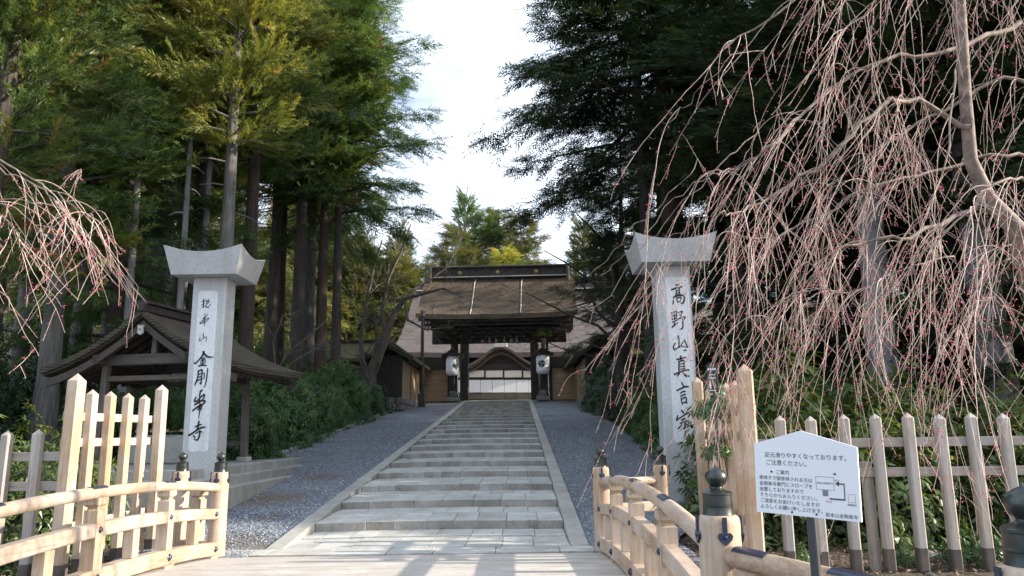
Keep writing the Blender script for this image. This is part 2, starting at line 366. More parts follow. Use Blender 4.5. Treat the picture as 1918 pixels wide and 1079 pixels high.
M_gravel = gravelmat()
def pebblemat():
    m, nt, b = nodes('pebble_stone')
    a = nt.nodes.new('ShaderNodeAttribute'); a.attribute_name = 'tint'
    nt.links.new(ramp(nt, a.outputs['Fac'], [(0, (.08, .095, .12)), (.5, (.16, .18, .215)), (.85, (.26, .28, .31)), (1, (.42, .43, .44))]), b.inputs['Base Color'])
    b.inputs['Roughness'].default_value = .85; return m
M_pebble = pebblemat()
M_road = simple('asphalt', (.04, .04, .042), (.075, .075, .075), 60, .9, .4)
M_bed = simple('mortar_bed', (.10, .097, .09), (.20, .19, .175), 14, .95, .3)

LM = {
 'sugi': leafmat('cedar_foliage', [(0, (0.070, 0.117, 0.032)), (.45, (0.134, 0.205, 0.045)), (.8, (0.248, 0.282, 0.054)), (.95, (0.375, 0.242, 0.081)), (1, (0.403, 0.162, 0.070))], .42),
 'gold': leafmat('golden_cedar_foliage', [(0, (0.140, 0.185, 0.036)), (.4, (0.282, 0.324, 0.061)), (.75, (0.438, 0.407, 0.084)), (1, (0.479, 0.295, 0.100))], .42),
 'fir': leafmat('hinoki_foliage', [(0, (0.047, 0.090, 0.032)), (.5, (0.086, 0.153, 0.045)), (1, (0.161, 0.235, 0.058))], .34),
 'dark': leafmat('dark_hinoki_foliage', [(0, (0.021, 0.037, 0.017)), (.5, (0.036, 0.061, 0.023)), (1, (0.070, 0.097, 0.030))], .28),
 'far': leafmat('sunlit_hill_foliage', [(0, (.045, .07, .02)), (.4, (.095, .125, .032)), (.78, (.17, .175, .045)), (1, (.22, .15, .055))], .38),
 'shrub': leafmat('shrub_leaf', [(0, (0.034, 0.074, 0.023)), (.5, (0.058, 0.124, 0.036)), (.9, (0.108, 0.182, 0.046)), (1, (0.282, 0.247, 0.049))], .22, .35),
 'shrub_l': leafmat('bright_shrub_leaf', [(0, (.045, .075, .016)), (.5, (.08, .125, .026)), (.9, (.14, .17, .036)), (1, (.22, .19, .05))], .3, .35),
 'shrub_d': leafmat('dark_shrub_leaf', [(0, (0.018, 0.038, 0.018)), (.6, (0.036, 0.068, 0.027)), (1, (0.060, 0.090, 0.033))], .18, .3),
}

# ------------------------------------------------------------------ terrain
def sstep(a, b, x): t = np.clip((x - a) / (b - a), 0, 1); return t * t * (3 - 2 * t)
SL, Y0, Y1 = 0.0946, 11.5, 51.0
def gz(x, y):
    x = np.asarray(x, float); y = np.asarray(y, float)
    z = SL * np.clip(y - Y0, 0, Y1 - Y0)
    z = z + np.clip(y - 86, 0, 90) * .30 * sstep(86, 105, y)
    z = z + np.clip(-x - 18, 0, 70) * .22 * sstep(40, 60, y)
    z = z + np.clip(np.abs(x) - 12, 0, 60) * .03 * sstep(14, 25, y)
    creek = sstep(4.45, 4.9, y) * (1 - sstep(8.35, 8.85, y))
    z = z - 1.35 * creek
    return z
xs = np.unique(np.concatenate([np.linspace(-14, 12, 53), np.linspace(-60, 60, 61), np.linspace(-600, 600, 41)]))
ys = np.unique(np.concatenate([np.linspace(3.9, 9.3, 46), np.linspace(9, 60, 70), np.linspace(-80, 4, 14), np.linspace(60, 200, 36), np.linspace(200, 900, 12)]))
XX, YY = np.meshgrid(xs, ys); ZZ = gz(XX, YY)
rng = np.random.default_rng(5)
ZZ = ZZ + rng.normal(0, .025, ZZ.shape) * ((np.abs(XX + 1.4) > 7) & (YY > 9.2))
ZZ = ZZ - .05 - .4 * ((XX > -3.7) & (XX < 1.05) & (YY > 10.9) & (YY < 53))
nx, ny = len(xs), len(ys); idx = np.arange(nx * ny).reshape(ny, nx)
tf = np.stack([idx[:-1, :-1], idx[:-1, 1:], idx[1:, 1:], idx[1:, :-1]], -1).reshape(-1, 4)
g = link('ground', np_mesh('ground', np.stack([XX, YY, ZZ], -1).reshape(-1, 3), tf, smooth=True), M_ground); tag(g, kind='structure')
b = MB(); b.box((0, -28, -.10), (160, 64.7, .2)); tag(b.build('road', M_road), kind='structure')

# gravel strips beside the stair path
def strip(name, xl, xr, y0, y1, mat, up):
    ysn = np.linspace(y0, y1, 90); v = []; f = []
    for i, y in enumerate(ysn):
        l, r = xl(y), xr(y)
        for k in range(9):
            x = l + (r - l) * k / 8; v.append((x, y, float(gz(x, y)) + up))
    for i in range(len(ysn) - 1):
        for k in range(8): a = i * 9 + k; f.append((a, a + 1, a + 10, a + 9))
    me = bpy.data.meshes.new(name); me.from_pydata(v, [], f); me.update()
    return tag(link(name, me, mat), kind='structure')
PXL, PXR = -3.66, 1.0
gl = lambda y: -7.0 + 1.6 * (1 - float(sstep(12.5, 20, y)))
gr = lambda y: 2.3 + 1.7 * float(sstep(11.3, 14.5, y))
strip('gravel_path', gl, lambda y: PXL - .0, 9.0, 51.0, M_gravel, .006)
strip('gravel_path', lambda y: PXR, gr, 9.0, 51.0, M_gravel, .006)

def pebbles(name, lf, rf, y0, y1, n, seed):
    rng = np.random.default_rng(seed)
    y = y0 + (y1 - y0) * rng.random(n) ** 1.6
    l = np.array([lf(t) for t in y]); r = np.array([rf(t) for t in y]); x = l + (r - l) * rng.random(n)
    dirt = np.zeros(n, bool)
    for (dx, dy, dz_, r) in DIRT: dirt |= np.hypot(x - dx, y - dy) + rng.normal(0, .18, n) < r * .95
    kp = ~dirt | (rng.random(n) < .16); x, y = x[kp], y[kp]; n = len(x)
    patch = np.sin(x * 1.3 + 2) * np.sin(y * .9 + .5) + .5 * np.sin(x * 2.9 + y * 1.7)
    keep = (patch < .55) | (rng.random(n) < .25); x, y = x[keep], y[keep]; n = len(x)
    s = rng.uniform(.012, .027, n); z = gz(x, y) + .006 + s * .25
    octa = np.array([(1, 0, 0), (0, 1, 0), (-1, 0, 0), (0, -1, 0), (0, 0, .75), (0, 0, -.6)], float)
    fo = np.array([(0, 1, 4), (1, 2, 4), (2, 3, 4), (3, 0, 4)])
    a = rng.random(n) * 6.28; ca, sa = np.cos(a), np.sin(a); asp = rng.uniform(.6, 1.1, n)
    P = octa[None] * (1 + rng.normal(0, .16, (n, 6, 3)))
    X = (P[..., 0] * ca[:, None] - P[..., 1] * asp[:, None] * sa[:, None]) * s[:, None] + x[:, None]
    Yv = (P[..., 0] * sa[:, None] + P[..., 1] * asp[:, None] * ca[:, None]) * s[:, None] + y[:, None]
    Z = P[..., 2] * s[:, None] * rng.uniform(.6, 1.1, n)[:, None] + z[:, None]
    V = np.stack([X, Yv, Z], -1).reshape(-1, 3)
    Fc = (fo[None] + (np.arange(n) * 6)[:, None, None]).reshape(-1, 3)
    o = link(name, np_mesh(name, V, Fc, np.repeat(rng.random(n), 6)), M_pebble); tag(o, kind='stuff')
pebbles('gravel', gl, lambda y: PXL - .02, 10.4, 34, 60000, 1)
pebbles('gravel', lambda y: PXR + .02, gr, 10.4, 34, 45000, 2)

# ------------------------------------------------------------------ stone stair path
random.seed(11)
bed_v = MB()
TR, RI, YF, TS_ = 1.85, .175, 12.92, .046      # tread, rise per step, first riser, rise along a tread
FR = RI - TS_
KW = .27
IXL, IXR = PXL + KW, PXR - KW
NST = 21
def tread(k):
    """y0, y1, z0, z1 of the walking surface of tread k (0 = foot paving)"""
    if k == 0: return 11.2, YF, .012, .055
    return YF + TR * (k - 1), (YF + TR * k if k < NST else 52.6), .06 + FR + RI * (k - 1), .06 + FR + RI * (k - 1) + TS_
path = MB()
for k in range(NST + 1):
    y0, y1, z0, z1 = tread(k)
    path.add([(x, y, z) for x in (IXL, IXR) for y, z in ((y0 + .03, z0 - .3), (y1 + .03, z1 - .3), (y1 + .03, z1 - .07), (y0 + .03, z0 - .07))], [(0, 1, 2, 3), (4, 7, 6, 5), (0, 4, 5, 1), (1, 5, 6, 2), (2, 6, 7, 3), (3, 7, 4, 0)])
path = path.build('stone_path', M_bed); tag(path, kind='structure')
far_stones = MB(); n_parts = 0
for k in range(NST + 1):
    y0, y1, z0, z1 = tread(k); ang = math.atan2(z1 - z0, y1 - y0)
    rows = [(y0 - .03, y0 + (y1 - y0) * .56), (y0 + (y1 - y0) * .56, y1 - .012)]
    if k == NST: rows = [(y0 - .012, y0 + .9)]
    for ri, (a, c) in enumerate(rows):
        n = 8 + (ri + k) % 2; cuts = [0.0]
        for i in range(n): cuts.append(cuts[-1] + random.uniform(.8, 1.2) if i else random.uniform(.5, 1.2))
        t = cuts[-1]; cuts = [IXL + .005 + (IXR - IXL - .01) * q / t for q in cuts]
        for i in range(n):
            w = cuts[i + 1] - cuts[i]; dz = random.uniform(-.0015, .0015); hh = .16 if ri == 0 else .1
            ym = (a + c) / 2; zm = z0 + (z1 - z0) * (ym - y0) / (y1 - y0)
            bow = -.022 * ((((cuts[i] + cuts[i + 1]) / 2 - IXL) / (IXR - IXL) * 2 - 1) ** 2)
            cen = ((cuts[i] + cuts[i + 1]) / 2, ym + random.uniform(-.008, .008), zm - hh / 2 + dz + bow + .012); dim = (w - .006, c - a - .006, hh)
            if n_parts < 268:
                bb = MB(); bb.box((0, 0, 0), dim, .006)
                o = bb.build('step_stone' if ri == 0 else 'paving_stone', M_stone, path, loc=cen)
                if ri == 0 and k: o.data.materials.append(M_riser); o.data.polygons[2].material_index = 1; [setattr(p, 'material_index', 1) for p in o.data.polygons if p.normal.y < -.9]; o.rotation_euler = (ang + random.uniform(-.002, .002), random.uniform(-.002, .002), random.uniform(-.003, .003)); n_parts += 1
            else: far_stones.box(cen, dim, .009, Matrix.Rotation(ang, 3, 'X'))
if far_stones.v:
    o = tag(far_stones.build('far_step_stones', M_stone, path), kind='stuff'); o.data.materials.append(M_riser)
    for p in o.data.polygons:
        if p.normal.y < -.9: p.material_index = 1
zf = lambda q: (.03 + (q - 11.2) * .172 / 1.72 if q < YF else .202 + RI / TR * (q - YF)) - .012
for sx in (PXL + KW / 2, PXR - KW / 2):
    y = 11.2; first = True
    while y < 51.4:
        ln = random.uniform(2.2, 3.0) if not first else 1.72
        y2 = min(y + ln, 51.6); bb = MB(); e = .004
        pr = [(y + e, zf(y) - .45), (y2 - e, zf(y2) - .45), (y2 - e, zf(y2)), (y + e, zf(y))]
        vsx = [(sx + s_ * (KW / 2 - .003), a, c) for s_ in (-1, 1) for a, c in pr]
        bb.add(vsx, [(0, 1, 2, 3), (4, 7, 6, 5), (0, 4, 5, 1), (1, 5, 6, 2), (2, 6, 7, 3), (3, 7, 4, 0)])
        me = bb.mesh('kerb_stone'); bm = bmesh.new(); bm.from_mesh(me)
        bmesh.ops.bevel(bm, geom=[e_ for e_ in bm.edges if all(v.co.z > zf(y) - .2 for v in e_.verts)], offset=.012, segments=1, affect='EDGES'); bm.to_mesh(me); bm.free()
        link('kerb_stone', me, M_kerb, path); y = y2; first = False
# apron slabs between deck and path foot
cx = -4.35
while cx < 1.25:
    w = random.uniform(.62, .95); bb = MB(); w = min(w, 1.28 - cx); bb.box((0, 0, 0), (w - .008, .50, .12), .006)
    bb.build('paving_stone', M_stone, path, loc=(cx + w / 2, 10.935, -.045 + random.uniform(-.003, .003))); cx += w
    if 1.28 - cx < .2: break
# forecourt in front of the gate
b = MB(); b.box((-1.3, 55.0, 3.60), (16, 5.4, .2)); tag(b.build('gate_forecourt', M_kerb), kind='structure')
# edging stones along the left shrub bed
random.seed(3)
def rock_mesh(seed, s=(1, .8, .6), sub=2):
    bm = bmesh.new(); bmesh.ops.create_icosphere(bm, subdivisions=sub, radius=1); rr = random.Random(seed)
    ph = [rr.uniform(0, 6) for _ in range(6)]
    for v in bm.verts:
        c = v.co
        d = 1 + .20 * math.sin(2.1 * c.x + ph[0]) * math.sin(2.4 * c.y + ph[1]) + .14 * math.sin(4 * c.z + 3 * c.x + ph[2]) + .07 * math.sin(8 * c.y + ph[3] + 5 * c.z) + rr.uniform(-.05, .05)
        v.co = Vector((c.x * s[0], c.y * s[1], c.z * s[2])) * d
    me = bpy.data.meshes.new('rock'); bm.to_mesh(me); bm.free(); me.materials.append(M_rock); return me
ROCKS = [rock_mesh(i, (1, random.uniform(.65, .95), random.uniform(.45, .8))) for i in range(6)]
EDGE = tag(link('shrub_bed_edging', MB().add([(-7.15, 20, float(gz(0, 20)) - .1), (-6.95, 20, float(gz(0, 20)) - .1), (-6.95, 44, float(gz(0, 44)) - .1), (-7.15, 44, float(gz(0, 44)) - .1)], [(0, 1, 2, 3)]).mesh('shrub_bed_edging'), M_bed), kind='structure')
y = 20.0
while y < 44:
    l = random.uniform(.25, .5); r = random.choice(ROCKS)
    o = link('edging_stone', r, M_rock, EDGE, (-7.02 + random.uniform(-.05, .05), y, float(gz(-7, y)) + .03), (0, 0, random.uniform(1.3, 1.8)), (l * .55, .12, .16)); y += l

# ------------------------------------------------------------------ bridge
BY0, BY1, BXL, BXR = 4.44, 10.62, -4.13, 1.135
def zd(y): t = (y - (BY0 + BY1) / 2) / ((BY1 - BY0) / 2); return .17 * max(0, 1 - t * t)
b = MB()
for x in (-3.9, -2.3, -.7, .95):
    b.sweep([(-.12, -.38), (.12, -.38), (.12, -.075), (-.12, -.075)], [(x, y, zd(y)) for y in np.linspace(BY0 - .02, BY1, 12)])
deck = tag(b.build('bridge_deck', M_darkx), kind='structure')
pw = .195; y = BY0 - .05; me = None
bb = MB(); bb.box((0, 0, 0), (BXR - BXL + .22, pw - .006, .07), .005); pm = bb.mesh('deck_plank')
while y + pw < BY1 + .05:
    yc = y + pw / 2; sl = math.atan((zd(yc + .05) - zd(yc - .05)) / .1)
    link('deck_plank', pm, M_deck, deck, ((BXL + BXR) / 2, yc, zd(yc) - .036 + random.uniform(-.0015, .0015)), (sl, 0, random.uniform(-.001, .001))); y += pw

def finial_mesh():
    b = MB(); p = [(.0, -.03), (.086, -.03), (.088, 0), (.085, .006), (.084, .045), (.087, .048), (.087, .056), (.083, .059), (.082, .108), (.086, .111), (.086, .121), (.075, .128), (.05, .135), (.036, .146), (.033, .153), (.037, .160), (.05, .170), (.06, .188), (.063, .205), (.060, .222), (.048, .240), (.028, .254), (.012, .262), (.004, .272), (0, .278)]
    b.lathe(p, 28); return b.mesh('finial', 35)
FINIAL = finial_mesh()
def newel_mesh(h=1.13, r=.118):
    b = MB(); b.lathe([(0, -.4), (r, -.4), (r, h - .05), (r * .97, h - .022), (r * .88, h - .006), (r * .74, h), (0, h)], 28); return b.mesh('newel_post', 50)
NEWEL = newel_mesh()
def strap_mesh():
    b = MB(); pts = [(-.013, 0), (.013, 0), (.012, -.085), (.03, -.082), (.042, -.098), (.036, -.118), (.0, -.15), (-.036, -.118), (-.042, -.098), (-.03, -.082), (-.012, -.085)]
    b.extrude(pts, Matrix(((1, 0, 0), (0, 0, -1), (0, 1, 0))), .012)
    v0 = len(b.v); b.lathe([(.012, 0), (.010, .006), (.004, .009), (0, .0095)], 10)
    for i in range(v0, len(b.v)): x, y_, z = b.v[i]; b.v[i] = (x, -.012 - z, y_ - .105)
    return b.mesh('strap', 40)
STRAP = strap_mesh()
def stud_mesh():
    b = MB(); b.lathe([(.034, 0), (.036, .004), (.030, .010), (.024, .011), (.023, .018), (.015, .025), (0, .028)], 16); return b.mesh('stud', 40)
STUD = stud_mesh()
def newel(parent, x, y, z=0.0, face=-1.57):
    n = link('newel_post', NEWEL, M_railv, parent, (x, y, z), (0, 0, random.uniform(0, 6)))
    n.rotation_euler = (0, 0, 0)
    link('finial', FINIAL, M_bronze, n, (0, 0, 1.13))
    for a in (0, 1.5708, 3.1416, 4.7124):
        d = Vector((math.sin(a), -math.cos(a), 0)); link('strap', STRAP, M_blueiron, n, (d.x * .118, d.y * .118, 1.125), (0, 0, a))
    return n
RS = lambda w, h, c=.012: [(-w / 2 + c, -h / 2), (w / 2 - c, -h / 2), (w / 2, -h / 2 + c), (w / 2, h / 2 - c), (w / 2 - c, h / 2), (-w / 2 + c, h / 2), (-w / 2, h / 2 - c), (-w / 2, -h / 2 + c)]
ROUND = [(.058 * math.cos(a), .058 * math.sin(a)) for a in np.linspace(0, 2 * math.pi, 15)[:-1]]
def railing_run(parent, A, B, zfun, posts, struts, inner, mat, capped=True):
    """posts and beams between two newels; posts, struts in 0..1; inner=+1/-1 side (sideways of travel) that carries the studs"""
    A = Vector(A); B = Vector(B); d = B - A; ln = d.length; t = d / ln; side = Vector((t.y, -t.x, 0)) * inner
    P = lambda s, z=0: Vector((A.x + d.x * s, A.y + d.y * s, zfun(s) + z))
    e = .09 / ln; ss = [e + (1 - 2 * e) * i / 16 for i in range(17)]
    rot = math.atan2(t.y, t.x)
    lower = MB().sweep(RS(.15, .17), [P(s, .115) for s in ss]).build('lower_beam', mat, parent)
    mid = MB().sweep(RS(.12, .135), [P(s, .565) for s in ss]).build('middle_beam', mat, parent)
    hand = MB().sweep(ROUND, [P(s, .915) for s in ss]).build('handrail', mat, parent, smooth=50)
    bbm = MB(); bbm.box((0, 0, 0), (.22, .17, .04)); bbm = bbm.mesh('bearing_block')
    for s in posts + [.04, .96]: link('bearing_block', bbm, mat, parent, P(s, .012), (0, 0, rot))
    pm = MB(); rings = [(.2, .075, .0675), (.75, .075, .0675), (.757, .068, .061), (.762, .053, .05), (.784, .053, .05), (.79, .07, .06), (.808, .09, .075), (.868, .09, .075)]
    pm.add([(x * a, y_ * b_, z) for z, a, b_ in rings for x, y_ in ((-1, -1), (1, -1), (1, 1), (-1, 1))],
           [(0, 3, 2, 1), (28, 29, 30, 31)] + [(i * 4 + j, i * 4 + (j + 1) % 4, i * 4 + 4 + (j + 1) % 4, i * 4 + 4 + j) for i in range(7) for j in range(4)])
    pm = pm.mesh('rail_post')
    sm = MB(); sm.box((0, 0, .348), (.13, .115, .295), .008); sm = sm.mesh('short_post')
    cm = MB()
    hc = [(.064 * math.cos(a), .064 * math.sin(a)) for a in np.linspace(.75, math.pi - .75, 9)]; hc += [(.0595 * math.cos(a), .0595 * math.sin(a)) for a in np.linspace(math.pi - .75, .75, 9)]
    cm.sweep(hc, [(-.13, 0, 0), (.13, 0, 0)]); cm = cm.mesh('rail_cap', 40)
    for s in posts:
        link('rail_post', pm, M_railv, parent, P(s), (0, 0, rot))
        sl = math.atan2(zfun(min(s + .02, 1)) - zfun(s - .02), .04 * ln)
        if capped: link('rail_cap', cm, M_blueiron, parent, P(s, .915), (0, -sl, rot))
    for s in struts: link('short_post', sm, M_railv, parent, P(s), (0, 0, rot))
    for s in posts + [.035, .965]:
        for bm_, z, off, sc in ((lower, .115, .075, 1.15), (mid, .565, .06, 1.0)):
            q = P(s, z) + side * off
            o = link('stud', STUD, M_blueiron, bm_, q); o.rotation_euler = side.to_track_quat('Z', 'Y').to_euler(); o.scale = (sc,) * 3
random.seed(4)
zb = lambda s: zd(BY0 + (BY1 - BY0) * s)
pts_m = [.255, .5, .745]; sts_m = [.128, .378, .622, .872]
RL = empty('bridge_railing', (0, 0, 0), 0, 'arched pale timber railing along the side of the bridge below the left stone pillar', 'railing')
railing_run(RL, (BXL, BY0, 0), (BXL, BY1, 0), zb, pts_m, sts_m, +1, M_rail)
newel(RL, BXL, BY0); newel(RL, BXL, BY1)
railing_run(RL, (BXL, BY1, 0), (-4.84, 11.02, 0), lambda s: 0, [.5], [], +1, M_rail, False); newel(RL, -4.84, 11.02)
RR = empty('bridge_railing', (0, 0, 0), 0, 'arched pale timber railing with the large bronze capped posts beside the white notice board', 'railing')
railing_run(RR, (BXR, BY0, 0), (BXR, BY1, 0), zb, pts_m, sts_m, -1, M_rail)
newel(RR, BXR, BY0); newel(RR, BXR, BY1)
railing_run(RR, (BXR, BY1, 0), (2.04, 11.05, 0), lambda s: 0, [.5], [], -1, M_rail, False); newel(RR, 2.04, 11.05)
railing_run(RR, (BXR, BY0, 0), (1.765, 2.72, 0), lambda s: 0, [.16, .55], [.34, .78], +1, M_rail); newel(RR, 1.765, 2.72)

# ------------------------------------------------------------------ picket fences
def picket_mesh(w, h, ph=None, c=.16):
    ph = ph or w * .55; k = w * c / 1.0; a = w / 2
    ring = [(-a + k, -a), (a - k, -a), (a, -a + k), (a, a - k), (a - k, a), (-a + k, a), (-a, a - k), (-a, -a + k)]
    b = MB(); v = [(x, y_, -.3) for x, y_ in ring] + [(x, y_, h - ph) for x, y_ in ring] + [(0, 0, h)]
    f = [(i, (i + 1) % 8, 8 + (i + 1) % 8, 8 + i) for i in range(8)] + [(8 + i, 8 + (i + 1) % 8, 16) for i in range(8)] + [tuple(range(8))[::-1]]
    b.add(v, f); return b.mesh('picket')
def foot_mesh(w, h=.16):
    b = MB(); a = w / 2 + .003; k = w * .16
    ring = [(-a + k, -a), (a - k, -a), (a, -a + k), (a, a - k), (a - k, a), (-a + k, a), (-a, a - k), (-a, -a + k)]
    b.add([(x, y_, -.3) for x, y_ in ring] + [(x, y_, h) for x, y_ in ring], [(i, (i + 1) % 8, 8 + (i + 1) % 8, 8 + i) for i in range(8)] + [tuple(range(8, 16))]); return b.mesh('damp_foot')
PK = {k: (picket_mesh(*k), foot_mesh(k[0])) for k in ((.112, 1.72), (.12, 2.23), (.17, 2.40), (.15, 2.40), (.12, 2.18))}
def put(parent, key, x, y, z, mat):
    o = link('picket' if key[1] < 2.3 else 'corner_post', PK[key][0], None, parent, (x, y, z), (random.uniform(-.006, .006), random.uniform(-.006, .006), random.uniform(-.03, .03)))
    if not PK[key][0].materials: PK[key][0].materials.append(M_fence)
    o.material_slots[0].link = 'OBJECT'; o.material_slots[0].material = mat
    link('damp_foot', PK[key][1], M_wet, o); return o
random.seed(8)
def tall_fence(sgn, label):
    cx0 = -1.33; X = lambda x: cx0 + sgn * x
    root = empty('picket_fence', (X(4.1), 10.3, 0), 0, label, 'fence'); r0 = Vector((X(4.1), 10.3, 0))
    W = lambda x, y, z: (X(x) - r0.x, y - r0.y, z)
    put(root, (.17, 2.40), *W(4.10, 9.2, .0), M_fence)
    for y in (9.65, 10.09, 10.53, 10.97): put(root, (.12, 2.23), *W(4.12, y, .0), M_fence)
    put(root, (.15, 2.40), *W(4.06, 11.4, .0), M_fence)
    for z in (1.88, 1.56, .55):
        b = MB(); b.beam(W(4.195, 9.2, z), W(4.18, 11.45, z), .05, .105, .006); b.build('fence_rail', M_fraily, root)
    return root
tall_fence(-1, 'tall pale picket fence left of the path between the corner post and the stone pillar')
tall_fence(1, 'tall pale picket fence standing beside the right stone pillar behind the black sign')
def long_fence(x0, x1, sgn, label):
    root = empty('picket_fence', (x0, 9.2, 0), 0, label, 'fence')
    x = x0 + sgn * .385
    while (x - x1) * sgn < 0:
        put(root, (.112, 1.72), x - x0, 0, .05 * (sgn > 0) + random.uniform(-.012, .012), M_fencew); x += sgn * .385
    for z in (1.40, 1.05):
        b = MB(); b.beam((0, .09, z + .03 * (sgn > 0)), (x1 - x0, .09, z + .03 * (sgn > 0)), .05, .11, .006); b.build('fence_rail', M_frail, root)
    b = MB(); b.tube([(sgn * 1.45, .16, -.3), (sgn * 1.45, .16, 1.2)], .07, 8); b.build('support_post', M_fencew, root)
long_fence(-5.43, -11.5, -1, 'low weathered picket fence running off past the leafy shrubs at the far left')
long_fence(2.77, 9.4, 1, 'low weathered picket fence under the hanging cherry twigs behind the notice board')

# ------------------------------------------------------------------ stone pillars with brush lettering
G = {
'sou': [[(8,32,6),(28,27,8),(46,20,5)],[(27,4,7),(30,40,9),(29,86,9),(16,78,4)],[(6,66,5),(28,54,6),(44,42,4)],[(56,14,5),(62,26,6)],[(84,8,6),(72,26,5)],[(54,34,6),(72,30,7),(88,26,5),(80,44,6),(60,52,5)],[(66,30,5),(64,58,5)],[(48,72,7),(52,82,5)],[(58,62,6),(64,84,8),(84,88,8),(90,72,5)],[(98,60,6),(104,68,7)]],
'hon': [[(30,40,4),(60,28,7),(84,4,4)],[(52,0,6),(50,34,8),(26,62,6),(4,78,6),(20,82,6),(48,58,5),(74,42,7),(96,40,6),(78,58,5),(66,66,6)],[(54,40,7),(56,70,9),(54,102,5)],[(38,78,5),(60,70,6)]],
'yama_s': [[(48,4,8),(52,34,9),(50,62,6)],[(20,48,5),(8,88,8),(26,86,7),(60,56,6),(78,44,7),(84,56,9),(84,100,7)]],
'kin': [[(50,2,12),(48,20,12),(36,44,10),(18,66,8),(2,86,9),(-4,72,4)],[(52,8,9),(62,24,11),(80,38,12),(112,40,5)],[(40,52,6),(56,44,8),(62,46,6)],[(36,66,6),(62,58,8)],[(50,50,8),(50,92,9)],[(36,74,5),(40,86,7)],[(66,70,7),(60,84,5)],[(26,102,8),(46,96,11),(72,98,7)]],
'gou': [[(26,12,9),(26,44,10),(8,88,8)],[(28,14,7),(48,6,9),(56,12,10),(54,50,9),(52,82,10),(42,78,4)],[(30,32,6),(50,26,6)],[(28,48,6),(50,42,6)],[(8,80,6),(34,62,7),(62,56,5)],[(70,24,7),(74,36,8),(72,58,5)],[(96,0,7),(94,40,9),(90,74,9),(80,104,4)]],
'hou': [[(60,-2,7),(46,4,11),(42,26,9)],[(16,30,9),(6,44,9),(22,46,8),(52,28,8),(72,18,9),(78,24,9),(62,44,6)],[(46,40,6),(30,54,8),(8,62,6)],[(24,58,7),(58,44,8),(86,48,9),(60,64,8),(22,76,9),(-2,88,8)],[(30,72,6),(64,62,7),(58,86,7)],[(32,84,5),(58,76,6)],[(48,56,8),(48,92,8),(46,122,4)]],
'ji': [[(60,-4,10),(56,24,10),(50,48,8)],[(38,26,7),(62,16,9),(78,12,6)],[(2,74,11),(20,66,10),(48,46,10),(72,34,11),(102,28,8)],[(44,66,6),(66,54,8),(84,58,7)],[(70,52,9),(68,82,10),(56,104,9),(36,98,5)],[(30,78,7),(40,88,9)]],
'kou': [[(34,4,6),(52,2,8),(60,4,5)],[(4,26,8),(36,18,8),(76,12,7)],[(36,20,7),(32,52,7)],[(58,18,7),(56,50,7)],[(36,32,5),(56,29,5)],[(36,43,5),(56,40,5)],[(28,54,6),(62,48,6)],[(16,60,8),(8,94,8)],[(18,62,6),(60,54,8),(86,58,10),(84,82,10),(70,94,7),(62,88,4)],[(36,66,7),(38,86,6)],[(38,68,5),(64,64,7),(58,84,6)],[(38,86,5),(58,83,5)]],
'no': [[(4,12,8),(10,50,7)],[(6,14,6),(40,4,8),(40,26,8),(36,46,7)],[(12,30,5),(38,24,5)],[(24,12,7),(24,62,8),(16,84,8)],[(12,48,5),(38,42,6)],[(6,64,6),(42,54,6)],[(4,90,9),(20,82,8),(50,66,4)],[(56,12,6),(84,6,8),(74,24,6)],[(64,24,6),(78,34,8)],[(48,48,6),(78,38,8),(104,36,9),(90,52,6)],[(80,40,8),(84,74,9),(78,96,9),(54,106,4)]],
'yama': [[(44,2,11),(46,40,11),(46,76,9)],[(18,50,8),(6,72,11),(12,94,12),(30,84,9),(58,66,7),(80,34,5),(88,30,8),(98,60,9),(104,78,10)],[(46,76,6),(70,72,6),(92,78,7)],[(78,100,8),(94,96,9)]],
'shin': [[(50,-2,9),(52,22,7)],[(26,14,8),(54,10,8),(84,4,6)],[(38,24,8),(34,74,8)],[(40,26,6),(66,20,9),(72,28,9),(70,74,9)],[(42,40,5),(66,36,5)],[(42,53,5),(66,50,5)],[(40,66,5),(66,63,5)],[(4,92,9),(36,82,8),(70,72,8),(100,70,8)],[(40,82,8),(24,100,8)],[(62,86,8),(80,100,12),(100,102,6)]],
'gon': [[(46,-4,6),(54,6,12),(60,11,7)],[(6,36,8),(36,28,8),(72,18,10),(100,18,7)],[(30,50,6),(54,42,8),(74,40,6)],[(32,66,6),(54,58,8),(74,56,6)],[(36,76,8),(40,94,9),(44,106,5)],[(38,78,6),(66,70,8),(78,76,9),(74,94,9),(84,96,5)],[(44,97,6),(74,92,7)]],
'shu': [[(36,0,5),(46,8,10),(52,16,8)],[(10,30,8),(2,54,10)],[(8,50,7),(40,34,7),(76,18,9),(92,22,10),(80,38,6)],[(34,54,7),(52,48,9),(66,44,5)],[(26,72,7),(56,62,9),(80,58,7)],[(56,64,9),(56,88,11),(50,102,7),(44,94,4)],[(36,78,7),(22,92,9),(8,100,7)],[(66,74,6),(78,84,9),(106,90,12),(98,94,8)]],
}
